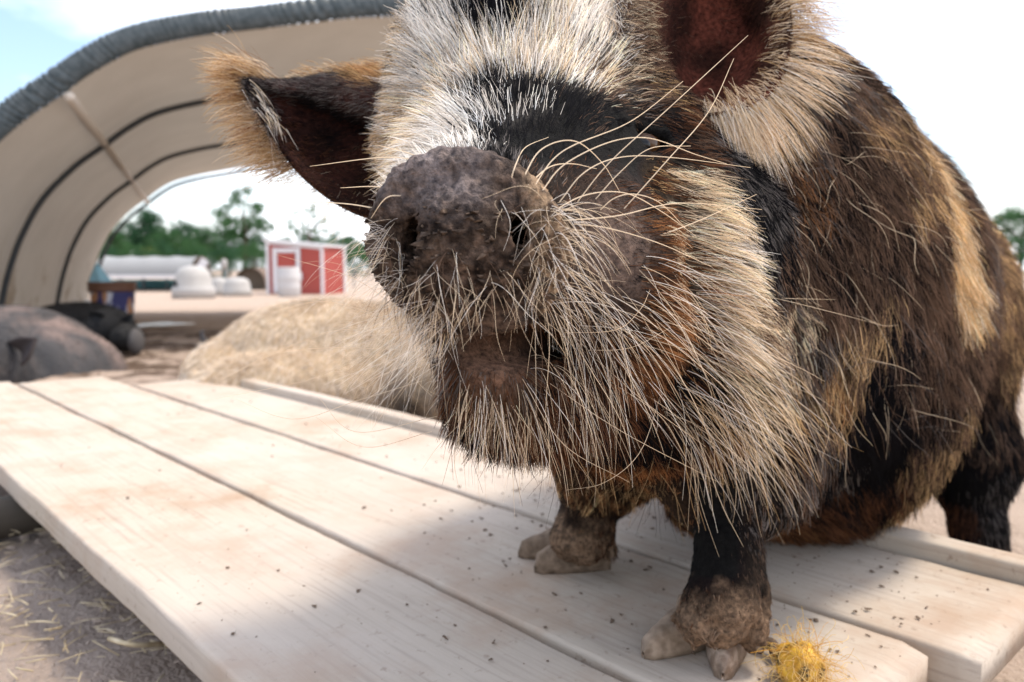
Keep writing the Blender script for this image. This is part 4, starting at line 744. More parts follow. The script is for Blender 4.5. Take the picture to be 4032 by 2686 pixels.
def interp(p, n, grp, sharp=1.0):
    """weights of the guides at points p (same body group), N x G"""
    p32 = p.astype(np.float32); g32 = gp.astype(np.float32); d2 = (p32 ** 2).sum(1)[:, None] + (g32 ** 2).sum(1)[None] - 2 * p32 @ g32.T
    facing = 0.15 + np.clip(n.astype(np.float32) @ gn.T.astype(np.float32), 0, 1)
    d2 = np.maximum(d2, 0) + (grp[:, None] != gg[None]).astype(np.float32)
    m = np.partition(d2, 2, axis=1)[:, 2:3]
    w = facing * np.exp(np.maximum(-d2 / (0.30 * m + 4e-5), -40)); return w / w.sum(1, keepdims=True)
class Hair:
    def __init__(s): s.P = []; s.R = []; s.C = []; s.n = []
    def add(s, pts, rad, col):      # pts N x S x 3, rad N x S, col N x 3
        s.P.append(pts.reshape(-1, 3)); s.R.append(rad.reshape(-1)); s.C.append(col); s.n += [pts.shape[1]] * len(pts)
    def build(s, name, m, parent):
        cu = bpy.data.hair_curves.new(name); cu.add_curves(s.n)
        cu.attributes['position'].data.foreach_set('vector', np.concatenate(s.P).astype(np.float32).ravel())
        a = cu.attributes.get('radius') or cu.attributes.new('radius', 'FLOAT', 'POINT'); a.data.foreach_set('value', np.concatenate(s.R).astype(np.float32))
        c = cu.attributes.new('hcol', 'FLOAT_COLOR', 'CURVE'); C = np.concatenate(s.C); c.data.foreach_set('color', np.c_[C, np.ones(len(C))].astype(np.float32).ravel())
        cu.materials.append(m); o = bpy.data.objects.new(name, cu); COL.objects.link(o)
        if parent is not None: o.parent = parent; o.matrix_parent_inverse = Matrix.Translation(-parent.location)
        o['kind'] = 'stuff'; return o
def nrm(v): return v / np.maximum(np.linalg.norm(v, axis=-1, keepdims=True), 1e-9)
def strands(root, n, d, L, lift, seg, droop=0.15, curl=0.2, wild=0.12):
    """grow from root along flow d, lifted from the skin, bending to flow and down"""
    N = len(root); d = nrm(d - n * (d * n).sum(1, keepdims=True)); d = nrm(d + rng.normal(0, wild, (N, 3)))
    lf = np.asarray(lift) * rng.uniform(0.7, 1.35, N); cur = nrm(d * np.cos(lf)[:, None] + n * np.sin(lf)[:, None])
    pts = np.zeros((N, seg + 1, 3)); pts[:, 0] = root - n * 0.001; st = (L / seg)[:, None]
    cax = nrm(rng.normal(0, 1, (N, 3))); ph = rng.uniform(0, 6.28, N); bend = rng.normal(0, 1, (N, 3)) * 0.10
    for i in range(seg):
        t = i / seg; pts[:, i + 1] = pts[:, i] + cur * st
        wob = cax * (np.asarray(curl) * np.cos(ph + 5.5 * t))[:, None]
        cur = nrm(cur + (d - cur) * 0.10 + np.array([0, 0, -1.0]) * droop / seg * (1 + t) + (wob + bend) / seg * 2.0)
    return pts
def clump(pts, size, amt, seed=0):
    from mathutils.kdtree import KDTree
    N = len(pts); M = max(4, int(N / size)); ci = np.random.default_rng(seed).choice(N, M, replace=False)
    kd = KDTree(M)
    for i, k in enumerate(ci): kd.insert(pts[k, 0], i)
    kd.balance(); near = np.array([kd.find(q)[1] for q in pts[:, 0]]); c = pts[ci[near]]
    t = np.linspace(0, 1, pts.shape[1])[None, :, None]; a = np.asarray(amt).reshape(-1, 1, 1) * t ** 1.3
    off = (pts[:, :1] - c[:, :1]); return pts * (1 - a) + (c + off * 0.15) * a, near
def taper(N, S, r0, tip=0.3):
    t = np.linspace(0, 1, S)[None]; return np.asarray(r0).reshape(-1, 1) * (1 - (1 - tip) * t ** 1.6) * np.ones((N, 1))

def hair_material():
    m = bpy.data.materials.new('bristle'); m.use_nodes = True; t = NT(m); nd = t.t.nodes; nd.remove(t.b)
    out = nd['Material Output']; at = t.n('ShaderNodeAttribute', attribute_name='hcol'); hi = t.n('ShaderNodeHairInfo')
    tipc = t.mix(hi.outputs['Intercept'], at.outputs['Color'], t.mix(0.75, at.outputs['Color'], t.mix(1.0, at.outputs['Color'], (1.5, 1.4, 1.25), 'MULTIPLY')))
    df = t.n('ShaderNodeBsdfDiffuse'); tr = t.n('ShaderNodeBsdfTranslucent'); gl = t.n('ShaderNodeBsdfHair', component='Reflection')
    gl.inputs['RoughnessU'].default_value = 0.28; gl.inputs['RoughnessV'].default_value = 0.6; t.l(t.mix(0.93, (0.5, 0.52, 0.6), tipc), gl.inputs['Color'])
    t.l(tipc, df.inputs['Color']); t.l(tipc, tr.inputs['Color'])
    a = t.n('ShaderNodeMixShader'); a.inputs[0].default_value = 0.35; t.l(df.outputs[0], a.inputs[1]); t.l(tr.outputs[0], a.inputs[2])
    b = t.n('ShaderNodeMixShader'); b.inputs[0].default_value = 0.12; t.l(a.outputs[0], b.inputs[1]); t.l(gl.outputs[0], b.inputs[2]); t.l(b.outputs[0], out.inputs['Surface'])
    return m
M_HAIR = hair_material()

# ---- skin colour under the coat, darkened to stand for shade between strands
grpV = np.zeros(len(PV), int)
for k_ in range(len(parts_)): grpV[PF[PPART == k_].ravel()] = GROUP[k_]
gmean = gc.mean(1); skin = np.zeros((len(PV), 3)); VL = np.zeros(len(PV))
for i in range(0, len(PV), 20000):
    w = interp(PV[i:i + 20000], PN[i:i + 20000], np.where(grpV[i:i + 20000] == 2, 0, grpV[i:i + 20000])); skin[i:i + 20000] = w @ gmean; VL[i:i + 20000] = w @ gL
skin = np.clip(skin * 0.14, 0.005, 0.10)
# nose local frame again
NAX = (P(1815, 985, 0.392) - P(1900, 955, 0.47)); NAX /= np.linalg.norm(NAX)
NSX = np.cross(NAX, np.array([0.12, 0, 1.0])); NSX /= np.linalg.norm(NSX); NSY = np.cross(NSX, NAX); NC0 = P(1850, 975, 0.412)
NR = np.stack([NSX, NSY, NAX], 1)
isn = grpV == 2; lfN = (PV[isn] - NC0) @ NR
dust = np.clip((lfN[:, 1] - 0.010) / 0.02, 0, 1) * np.clip((lfN[:, 0] + 0.016) / 0.02, 0.15, 1) * (0.55 + 0.6 * vnoise(PV[isn], 90, 21, 3))
sunlit_crust = np.clip((-lfN[:, 0] - 0.030 + 0.25 * lfN[:, 1]) / 0.010, 0, 1) * np.clip(0.55 + 1.0 * vnoise(PV[isn], 260, 22, 2), 0, 1); dry = np.clip(vnoise(PV[isn], 110, 23, 3) * 1.6, 0, 1) * 0.6  # sandy crust on the right rim, its pale tone also painting in sunlight
spk = np.clip(0.5 + 1.3 * vnoise(PV[isn], 260, 24, 3), 0, 1)[:, None] ** 1.5; cN = np.array([0.016, 0.011, 0.009]) * (1 - spk) + np.array([0.12, 0.085, 0.066]) * spk  # dark and pale speckle stands in for shading of the mud relief
for a_, c_ in ((dry, (0.11, 0.078, 0.057)), (np.clip(dust, 0, 1), (0.23, 0.20, 0.20)), (np.clip(sunlit_crust, 0, 1), (0.36, 0.26, 0.17))): cN = cN * (1 - a_[:, None]) + np.array(c_) * a_[:, None]
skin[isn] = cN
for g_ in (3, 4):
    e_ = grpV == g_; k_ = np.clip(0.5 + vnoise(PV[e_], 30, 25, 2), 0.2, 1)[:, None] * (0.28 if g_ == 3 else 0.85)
    skin[e_] = skin[e_] * (1 - k_) * 0.6 + np.array([0.15, 0.045, 0.03]) * k_  # ear red is skin tint plus backlight painted into the colour
# dried mud on the feet, bare lip
px_, py_, dd_ = proj(PV)
mudf = (np.clip((py_ + 110 * vnoise(PV, 70, 27, 3) - np.where(px_ > 2600, 2310, 2020)) / 110, 0, 1) * (PV[:, 2] < 0.30) * (PV[:, 1] < 0.95))[:, None]
mc = np.array([0.20, 0.135, 0.09]) * (0.8 + 0.5 * vnoise(PV, 120, 26, 3))[:, None]; skin = skin * (1 - mudf) + mc * mudf
lip = np.exp(-((PV - P(1950, 1425, 0.44)) ** 2).sum(1) / 0.020 ** 2)[:, None]; skin = skin * (1 - lip) + np.array([0.22, 0.13, 0.09]) * lip
bare = np.clip(1.2 * np.exp(-(((PV - P(2420, 990, 0.455)) / np.array([0.024, 0.05, 0.030])) ** 2).sum(1)), 0, 1)[:, None]; skin = skin * (1 - bare) + np.array([0.16, 0.118, 0.098]) * bare
def skin_material():
    m = mat('pig_skin', rough=0.85, spec=0.10); t = NT(m); at = t.n('ShaderNodeAttribute', attribute_name='skin')
    v = t.coord(); n1 = t.noise(v, 260, 5, 0.6); n2 = t.noise(v, 900, 3, 0.6)
    col = t.mix(1.0, at.outputs['Color'], t.ramp(n1, [(0.3, (0.30, 0.30, 0.32)), (0.7, (1.7, 1.6, 1.5))]), 'MULTIPLY'); t.base(col)
    t.bump(t.mix(0.5, n1, n2), 0.9, 0.004); return m
M_SKIN = skin_material()
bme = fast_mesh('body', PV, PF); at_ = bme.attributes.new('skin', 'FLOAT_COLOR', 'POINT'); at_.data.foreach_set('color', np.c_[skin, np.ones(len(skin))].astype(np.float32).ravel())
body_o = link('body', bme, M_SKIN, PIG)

# ---- scatter
Q = PV[PF]; area = 0.5 * np.linalg.norm(np.cross(Q[:, 2] - Q[:, 0], Q[:, 3] - Q[:, 1]), axis=1); fc = Q.mean(1)
fn = nrm(np.cross(Q[:, 2] - Q[:, 0], Q[:, 3] - Q[:, 1])); grpF = np.array([GROUP[k] for k in PPART])
den = np.zeros(len(PF))
for i in range(0, len(PF), 20000): den[i:i + 20000] = interp(fc[i:i + 20000], fn[i:i + 20000], grpF[i:i + 20000]) @ gden
RATE = {0: 0.17e6, 1: 0.29e6, 2: 0, 3: 0.55e6, 4: 0.25e6, 5: 0.5e6, 6: 0.35e6}
rate = np.array([RATE[k] for k in PPART]); face = (fn * nrm(CAMP - fc)).sum(1)
den = den * rate * np.where(face > -0.35, 1, 0.12) * area
# hidden overlaps: trunk inside head and the like
def inside_other(p, part):
    return np.zeros(len(p), bool)
cnt = rng.poisson(den); fi = np.repeat(np.arange(len(PF)), cnt); U = rng.uniform(0, 1, (len(fi), 2))
q = PF[fi]; w4 = np.stack([(1 - U[:, 0]) * (1 - U[:, 1]), U[:, 0] * (1 - U[:, 1]), U[:, 0] * U[:, 1], (1 - U[:, 0]) * U[:, 1]], 1)[..., None]
root = (PV[q] * w4).sum(1); nor = nrm((PN[q] * w4).sum(1)); part = PPART[fi]; grp = grpF[fi]
print('hairs', len(root), {k: int((part == k).sum()) for k in range(7)})
G_dir = np.zeros((len(root), 3)); G_len = np.zeros(len(root)); G_lift = np.zeros(len(root)); G_curl = np.zeros(len(root)); G_col = np.zeros((len(root), 3)); G_pick = np.zeros(len(root), int)
for i in range(0, len(root), 20000):
    s_ = slice(i, i + 20000); jit = root[s_] + rng.normal(0, 0.003, root[s_].shape); w = interp(root[s_], nor[s_], grp[s_]); wj = interp(jit, nor[s_], grp[s_]) ** 3.0; wj /= wj.sum(1, keepdims=True)
    G_dir[s_] = w @ gd; G_len[s_] = w @ gL; G_lift[s_] = w @ gl; G_curl[s_] = w @ gcu
    cs = wj.cumsum(1); G_pick[s_] = np.clip((rng.uniform(0, 1, (len(w), 1)) > cs).sum(1), 0, len(gp) - 1)
def coat(sel, seg, r0, droop, clsize, clamt, wild, seed, tip=0.3):
    k = np.where(sel)[0]; L = G_len[k] * rng.uniform(0.55, 1.2, len(k))
    pts = strands(root[k], nor[k], G_dir[k], L, G_lift[k], seg, droop, G_curl[k], wild); pts, near = clump(pts, clsize, clamt * rng.uniform(0.4, 1.1, len(k)), seed)
    # colour: one of the guide's three, mostly shared inside a clump
    hsh = np.where(rng.uniform(0, 1, len(k)) < 0.55, (near * 7919) % 3, rng.integers(0, 3, len(k))); col = gc[G_pick[k], hsh]
    col = col * (1 + rng.normal(0, 0.22, (len(k), 1))) * (1 + (np.random.default_rng(seed).normal(0, 0.28, near.max() + 1)[near])[:, None]); col = np.clip(col, 0.003, 0.82)
    HSET.add(pts, taper(len(k), seg + 1, r0 * rng.uniform(0.75, 1.25, len(k)), tip), col)
HSET = Hair()
coat(part == 0, 7, 0.00023, 0.22, 14, 0.75, 0.20, 1, 0.35)
HSET.build('body_fur', M_HAIR, PIG); HSET = Hair()
coat(part == 1, 6, 0.00019, 0.12, 8, 0.60, 0.17, 2)
HSET.build('head_fur', M_HAIR, PIG); HSET = Hair()
coat((part == 3) | (part == 4), 5, 0.00012, 0.08, 6, 0.4, 0.25, 3)
HSET.build('ear_fur', M_HAIR, PIG); HSET = Hair()
coat((part == 5) | (part == 6), 4, 0.00016, 0.10, 8, 0.6, 0.14, 4)
HSET.build('leg_fur', M_HAIR, PIG)

# hair matted with mud round the feet
HSET = Hair(); k_ = np.where((part == 5) & (mudf[PF[fi][:, 0], 0] > 0.25) & (rng.uniform(0, 1, len(part)) < 0.35))[0]
if len(k_):
    pts = strands(root[k_], nor[k_], G_dir[k_], rng.uniform(.003, .009, len(k_)), np.full(len(k_), .12), 4, .2, np.full(len(k_), .2), .2); pts, near = clump(pts, 9, np.full(len(k_), .8), 6)
    HSET.add(pts, taper(len(k_), 5, rng.uniform(.0003, .0008, len(k_)), .6), np.array([0.19, 0.13, 0.09]) * rng.uniform(.45, 1.35, (len(k_), 1))); HSET.build('matted_hair', M_HAIR, PIG)
# ---- fringes of the ears
def resample(poly, n): return catmull(poly, n)
def fringe(edge, dirs, n, L, cols, seed, r0=0.00016, droop=0.25, wild=0.25, curl=0.35, spread=0.004, lean=None):
    t = rng.uniform(0, 1, n); E = catmull(edge, 200); D = catmull(dirs, 200); i = (t * 199).astype(int); root = E[i] + rng.normal(0, spread, (n, 3)); d = nrm(D[i] + rng.normal(0, wild, (n, 3)))
    Ln = L * rng.uniform(0.35, 1.15, n); pts = np.zeros((n, 8, 3)); pts[:, 0] = root; cur = d.copy(); cax = nrm(rng.normal(0, 1, (n, 3))); ph = rng.uniform(0, 6.28, n)
    for j in range(7):
        pts[:, j + 1] = pts[:, j] + cur * (Ln / 7)[:, None]; cur = nrm(cur + np.array([0, 0, -droop / 7 * 1.6]) + cax * (curl * np.cos(ph + j * 0.8) / 3)[:, None])
    pts, near = clump(pts, 7, 0.55 * rng.uniform(0.3, 1.1, n), seed); c = np.array([HC[k] for k in cols])[rng.integers(0, len(cols), n)] * rng.uniform(0.75, 1.2, (n, 1))
    HSET.add(pts, taper(n, 8, r0 * rng.uniform(0.8, 1.3, n), 0.35), np.clip(c, 0.006, 0.85))
def dv(dx, dy, dz=0.0): v = dx * CR - dy * CU + dz * CF; return v / np.linalg.norm(v)
HSET = Hair()
# far ear: ginger brush behind the tip and the lower edge
fringe([P(990, 325, .680), P(990, 390, .680), P(1030, 500, .678), P(1090, 590, .672), P(1170, 660, .664)], [dv(-9, -4), dv(-9, 0), dv(-9, 1), dv(-9, 1), dv(-9, 3)], 750, 0.040, 'TTOTC', 31, spread=0.005, r0=0.00020)
fringe([P(1080, 360, .685), P(1000, 300, .68), P(960, 300, .68)], [dv(-9, -5), dv(-9, -4), dv(-9, -2)], 700, 0.042, 'TOTC', 32, spread=0.005)
fringe([P(1060, 560, .676), P(1180, 680, .668), P(1330, 780, .655), P(1480, 850, .64)], [dv(-7, 3), dv(-7, 4), dv(-6, 6), dv(-5, 7)], 420, 0.026, 'CTC', 33, r0=0.00008, spread=0.006)
fringe([P(1650, 270, .71), P(1500, 270, .705), P(1330, 285, .70), P(1150, 312, .69)], [dv(-7, -4), dv(-8, -3), dv(-9, -3), dv(-9, -2)], 900, 0.013, 'TTOC', 34, spread=0.004)
fringe([P(985, 330, .664), P(1010, 400, .655), P(1060, 480, .648), P(1090, 540, .645)], [dv(5, 8), dv(6, 7), dv(4, 8), dv(3, 9)], 120, 0.03, 'WGC', 35)
# near ear: pale rays all round the rim
fringe([P(2760, 452, .603), P(2870, 448, .598), P(2965, 420, .602), P(3075, 310, .611), P(3120, 120, .623), P(3100, -80, .64)], [dv(1, 9), dv(3, 9), dv(6, 7), dv(8, 4), dv(9, 0), dv(9, -3)], 850, 0.058, 'CCWTC', 41, droop=0.2, wild=0.16)
fringe([P(2700, 455, .605), P(2780, 450, .603), P(2870, 448, .600), P(2975, 410, .604)], [dv(1, 9), dv(2, 9), dv(4, 8), dv(6, 6)], 700, 0.066, 'CCW', 44, droop=0.35, r0=0.00018, wild=0.14)
fringe([P(2790, 448, .596), P(2945, 418, .601), P(3070, 305, .611), P(3115, 120, .623), P(3090, -80, .64)], [dv(-3, -6), dv(-5, -6), dv(-8, -3), dv(-8, 1), dv(-8, 3)], 420, 0.017, 'CTCD', 42)
fringe([P(2580, 425, .581), P(2490, 330, .563), P(2437, 180, .557), P(2437, 0, .561), P(2480, -150, .58)], [dv(8, -2), dv(9, 0), dv(9, 0), dv(9, -2), dv(9, -3)], 450, 0.026, 'DDCKG', 43)
fringe([P(2560, 410, .58), P(2480, 330, .563), P(2435, 180, .557), P(2437, 0, .561)], [dv(-6, -4), dv(-6, -4), dv(-5, -6), dv(-4, -8)], 350, 0.020, 'WWC', 45)
fringe([P(3080, 60, .64), P(3090, -60, .645)], [dv(6, 5), dv(7, 3)], 220, 0.055, 'TTO', 46, curl=0.9)
HSET.build('ear_fringe', M_HAIR, PIG)

# ---- bristles of the muzzle
HSET = Hair()
def bristles(rects, n, L, dirs, lift, droop, cols, r0, curl=0.25, wild=0.3, seg=10, tip=0.28):
    R_, N_ = [], []
    for _ in range(n * 2):
        x0, y0, x1, y1 = rects[rng.integers(0, len(rects))]; h = cast(rng.uniform(x0, x1), rng.uniform(y0, y1))
        qx, qy, _q = proj(h[0]) if h is not None else (0, 0, 0)
        if h is None or (1770 < qx < 2060 and 1250 < qy < 1470) or (h[0][1] > 0.9 and x0 < 3000) or min(np.hypot(*(NR.T @ (h[0] - NC0))[:2] - np.array(k_)) for k_ in ((0.0245, 0.001), (-0.0205, 0.008))) < 0.0125 * (h[0][1] < 0.47): continue
        R_.append(h[0]); N_.append(h[1])
        if len(R_) >= n: break
    R_ = np.array(R_); N_ = np.array(N_); n = len(R_); a = np.array([[dirs[rng.integers(0, len(dirs))]] for _ in range(n)]).reshape(n, -1)
    d = np.array([flow(x, y, nn) for (x, y), nn in zip(a, N_)]); pts = strands(R_, N_, d, L * rng.uniform(0.45, 1.25, n), np.full(n, lift), seg, droop, np.full(n, curl), wild)
    c = np.array([HC[k] for k in cols])[rng.integers(0, len(cols), n)] * rng.uniform(0.8, 1.15, (n, 1)); HSET.add(pts, taper(n, seg + 1, r0 * rng.uniform(0.7, 1.25, n), tip), np.clip(c, 0.006, 0.85))
bristles([(1540, 950, 2200, 1250), (1950, 780, 2230, 1150)], 150, 0.038, [(0, 6), (2, 5), (-2, 5), (-5, 3), (4, 2)], 0.9, 1.0, 'CCWD', 0.00012, 0.9, 0.45)
bristles([(1520, 900, 1750, 1200)], 35, 0.030, [(0, 6), (-3, 5), (3, 5)], 0.8, 1.2, 'DCD', 0.00014, 0.9, 0.45)
bristles([(2150, 800, 2240, 1250)], 100, 0.045, [(8, -2), (9, 2), (8, 5)], 0.7, 1.1, 'CWCD', 0.00015, 0.35, 0.3)
bristles([(2200, 1100, 2450, 1300)], 45, 0.055, [(8, 1), (8, 4), (6, 7)], 0.55, 0.9, 'CWC', 0.00015, 0.3, 0.3)
bristles([(2080, 1150, 2450, 1480)], 110, 0.065, [(3, 8), (5, 8), (6, 6), (1, 9)], 0.6, 0.7, 'CWCD', 0.00015, 0.3, 0.22)
bristles([(1560, 1130, 1900, 1250)], 50, 0.022, [(-2, 8), (1, 8), (-4, 6)], 0.7, 0.9, 'CCD', 0.00015, 0.45, 0.3)
bristles([(1800, 1480, 2350, 1700)], 170, 0.045, [(-1, 9), (1, 9), (2, 9)], 0.45, 0.5, 'CCDW', 0.00016, 0.2, 0.18)
bristles([(1600, 1180, 1760, 1650)], 170, 0.058, [(-8, 5), (-7, 7), (-5, 8), (-9, 2)], 0.7, 0.4, 'WWC', 0.00010, 0.25, 0.28)
bristles([(1480, 850, 1600, 1200)], 90, 0.042, [(-9, 0), (-8, 4), (-8, -3)], 0.8, 0.9, 'WC', 0.00009, 0.5, 0.4)
bristles([(2500, 1000, 2900, 1650)], 150, 0.060, [(9, 3), (8, 5), (7, 7)], 0.5, 0.6, 'CWC', 0.00017, 0.25, 0.18)
bristles([(2650, 1400, 3000, 1750)], 240, 0.080, [(7, 7), (6, 8), (8, 5)], 0.5, 0.7, 'CTCW', 0.00018, 0.4, 0.25)
bristles([(2050, 1780, 2650, 1900)], 160, 0.050, [(0, 8), (3, 7), (-3, 7)], 0.5, 0.6, 'KBTK', 0.00013, 0.6, 0.35)
bristles([(3100, 300, 3900, 1700)], 500, 0.055, [(3, 9), (-2, 9), (6, 6)], 0.45, 0.4, 'DDGC', 0.00019, 0.9, 0.4)
# the long whiskers, one by one: pixel path and depth
WH = """2075 780 .43;2210 600 .425;2480 480 .43;2690 320 .44|2270 800 .435;2400 640 .43;2640 420 .43;2945 140 .45|2450 830 .45;2620 640 .45;2790 440 .46;2890 230 .47|2050 720 .44;2130 590 .435;2260 555 .43;2370 640 .43;2440 755 .43
2130 760 .435;2220 650 .43;2400 560 .43;2560 545 .43;2730 605 .44;2860 645 .45|2200 800 .435;2300 680 .43;2440 620 .435;2640 620 .44;2955 660 .46|2340 790 .44;2440 680 .44;2560 585 .44;2720 575 .45|2070 740 .44;2160 660 .435;2250 645 .43;2350 665 .43|2150 850 .43;2300 770 .43;2460 760 .435;2600 830 .44;2740 930 .45
2200 870 .43;2430 850 .435;2680 800 .45;3000 825 .47|2590 930 .47;2750 870 .47;2980 765 .48|2010 720 .445;2030 650 .44;2070 580 .44;2160 540 .44|2360 830 .44;2420 780 .435;2500 765 .435;2600 800 .44;2700 900 .45|2250 880 .43;2400 900 .43;2600 960 .44;2800 1050 .45
1700 640 .43;1600 600 .44;1480 570 .46|1650 630 .44;1500 620 .46;1220 655 .48|1590 760 .42;1480 735 .43;1340 740 .45|1530 830 .42;1330 800 .44;1020 795 .47|1590 770 .42;1520 780 .425;1460 860 .44
1680 1420 .50;1400 1300 .50;1150 1360 .51;840 1510 .52|1660 1500 .50;1400 1580 .50;1150 1650 .51;900 1560 .52|1620 1380 .50;1300 1370 .50;990 1395 .51|1700 1560 .50;1500 1400 .50;1200 1500 .52;850 1570 .53|1640 1300 .50;1300 1190 .51;1060 1230 .53|1720 1640 .50;1400 1700 .51;1250 1560 .52|1600 1250 .48;1400 1100 .50;1080 1000 .52|1700 1700 .50;1430 1760 .52;1240 1640 .53
2200 1310 .44;2420 1300 .43;2520 1220 .43;2560 1140 .44|2300 1380 .46;2480 1370 .45;2640 1290 .45|2150 1500 .45;2450 1700 .46;2850 1910 .52|2050 1480 .45;2220 1750 .45;2480 1900 .48|2400 1500 .48;2600 1640 .48;2700 1800 .50|2330 1400 .47;2560 1600 .47;2780 1760 .50|2600 1560 .53;2520 1780 .50;2380 1900 .49;2230 1930 .50
2950 1160 .60;3100 1175 .60;3290 1180 .61|2950 1150 .60;3200 1210 .60;3490 1285 .62|2900 1400 .60;3150 1500 .60;3260 1680 .62;3240 1800 .63"""
for it in WH.replace('\n', '|').split('|'):
    kk = np.array([[float(x) for x in k.split()] for k in it.split(';')]); h0 = cast(kk[0, 0], kk[0, 1])
    if h0 is not None and h0[0][1] < 0.9: kk[:, 2] += (proj(h0[0])[2] + 0.001 - kk[0, 2]) * np.linspace(1, 0, len(kk)) ** 1.5      # rooted in the skin
    for k in kk[1:]:
        hk = cast(k[0], k[1]); k[2] = min(k[2], proj(hk[0])[2] - 0.006) if hk is not None else k[2]
    pp = np.array([P(*k) for k in kk]); c = catmull(pp, 16); HSET.add(c[None], taper(1, 16, [0.00034 if pp[0][1] < 0.47 and pp[0][2] > 0.43 else 0.00018], 0.3), np.array([HC['C']]) * 1.12)
HSET.build('whiskers', M_HAIR, PIG)

M_CLOD = mat('nose_mud', rough=0.95, spec=0.1); t_ = NT(M_CLOD); t_.base(t_.ramp(t_.noise(t_.coord(), 170, 3, 0.7), [(0.32, (0.025, 0.017, 0.013)), (0.55, (0.085, 0.06, 0.045)), (0.72, (0.22, 0.16, 0.12))]))
# ---- clods stuck to the nose
nf = np.where((PPART == 2) & (((fc - NC0) @ NR)[:, 2] > -0.012) & (((fc - NC0) @ NR)[:, 1] < 0.02))[0]; cl_ = []
for k_, f_ in enumerate(rng.choice(nf, 800)): cl_.append(crumb(fc[f_] - fn[f_] * 0.0004, float(rng.choice([.0010, .0014, .0020, .0028, .0042])), k_ + 5000))
o = mesh_obj('mud_clods', *merge(cl_), M_CLOD, PIG, smooth=False); o['kind'] = 'stuff'
# ---- eyes, hooves, crumbs of mud
def eye_mat():
    m = mat('eye', (0.004, 0.003, 0.003), 0.04, 0.25); t = NT(m); g = t.n('ShaderNodeTexCoord'); s = t.n('ShaderNodeSeparateXYZ'); return m
M_EYE = eye_mat(); M_IRIS = mat('iris', (0.07, 0.03, 0.010), 0.05, 0.3)
for c_, d_ in ((P(2515, 572, 0.553), 0), (P(1672, 640, 0.594), 1)):
    bm = bmesh.new(); bmesh.ops.create_uvsphere(bm, u_segments=24, v_segments=16, radius=0.0150); bmesh.ops.translate(bm, verts=bm.verts, vec=c_); e_ = bm_obj('eye', bm, M_IRIS, PIG)
    bm = bmesh.new(); bmesh.ops.create_uvsphere(bm, u_segments=20, v_segments=12, radius=0.0085); v_ = CAMP - c_; v_ /= np.linalg.norm(v_)
    bmesh.ops.scale(bm, verts=bm.verts, vec=(1, 0.55, 0.8)); bmesh.ops.translate(bm, verts=bm.verts, vec=c_ + v_ * 0.0120); p_ = bm_obj('pupil', bm, M_EYE, None)
    p_.parent = e_; p_.matrix_parent_inverse = Matrix.Translation(-PIG.location) if False else Matrix.Identity(4)
def hoof_mat():
    m = mat('horn', rough=0.45, spec=0.4); t = NT(m); v = t.coord(scale=(1, 1, 1)); n = t.noise(v, 60, 5); n2 = t.noise(v, 300, 3)
    t.base(t.mix(t.ramp(n, [(0.40, (0, 0, 0)), (0.54, (1, 1, 1))]), (0.46, 0.35, 0.27), t.mix(n2, (0.16, 0.105, 0.07), (0.30, 0.21, 0.15)))); t.bump(n2, 0.4, 0.003); return m
M_HOOF = hoof_mat(); M_MUDHOOF = mat('muddy_horn', (0.2, 0.14, 0.1), 0.9); t_ = NT(M_MUDHOOF); v_ = t_.coord(); n_ = t_.noise(v_, 120, 5); t_.base(t_.ramp(n_, [(0.3, (0.11, 0.075, 0.05)), (0.7, (0.26, 0.185, 0.13))])); t_.bump(n_, 0.7, 0.004)
M_TANHOOF = mat('tan_horn', rough=0.7); t_ = NT(M_TANHOOF); n_ = t_.noise(t_.coord(), 80, 5); t_.base(t_.ramp(n_, [(0.35, (0.17, 0.115, 0.075)), (0.65, (0.36, 0.265, 0.19))])); t_.bump(n_, 0.6, 0.003)
def toe(base, tip, w, h, mt, seed):
    """one claw of a trotter: D-shaped sections from the coronet to a blunt point, flat sole"""
    base = np.array(base, float); tip = np.array(tip, float); ax = tip - base; Ln = np.linalg.norm(ax); ax /= Ln; sd = np.cross(UZ, ax); V = []; n = 18; m = 17
    for i in range(n):
        t = i / (n - 1); hw = w / 2 * (1 - 0.12 * t - 0.58 * max(t - 0.35, 0) ** 1.5 / 0.65 ** 1.5) * (0.25 if i == n - 1 else 1); hh_ = h * (1 - 0.62 * t) * (0.35 if i == n - 1 else 1) * (1 + 0.018 * math.sin(t * 26)); c = base + ax * Ln * t
        for j in range(m):
            a = math.pi * j / (m - 1); V.append(c + sd * hw * math.copysign(abs(math.cos(a)) ** 0.75, math.cos(a)) + UZ * (hh_ * math.sin(a) ** 0.7))
    V = np.array(V); V = V + np.array([0, 0, 1.0]) * 0 + (0.0010 * vnoise(V, 140, seed, 3) * (V[:, 2] > DTOP + 0.002))[:, None] * np.array([0.6, 0.6, 1.0])
    q = [[i * m + j, (i + 1) * m + j, (i + 1) * m + j + 1, i * m + j + 1] for i in range(n - 1) for j in range(m - 1)] + [[(i + 1) * m, i * m, i * m + m - 1, (i + 1) * m + m - 1] for i in range(n - 1)] + [list(range(m))[::-1], [(n - 1) * m + j for j in range(m)]]
    return mesh_obj('hoof', V, q, mt, PIG)
ZD = DTOP + 0.0005
toe(onz(2866, 2490, ZD), onz(2846, 2680, ZD), 0.037, 0.046, M_HOOF, 61); toe(onz(2800, 2490, ZD), onz(2532, 2592, ZD), 0.042, 0.043, M_TANHOOF, 62)
toe(onz(2310, 2180, ZD), onz(2040, 2192, ZD), 0.040, 0.045, M_MUDHOOF, 63); toe(onz(2370, 2215, ZD), onz(2104, 2252, ZD), 0.045, 0.050, M_MUDHOOF, 64)
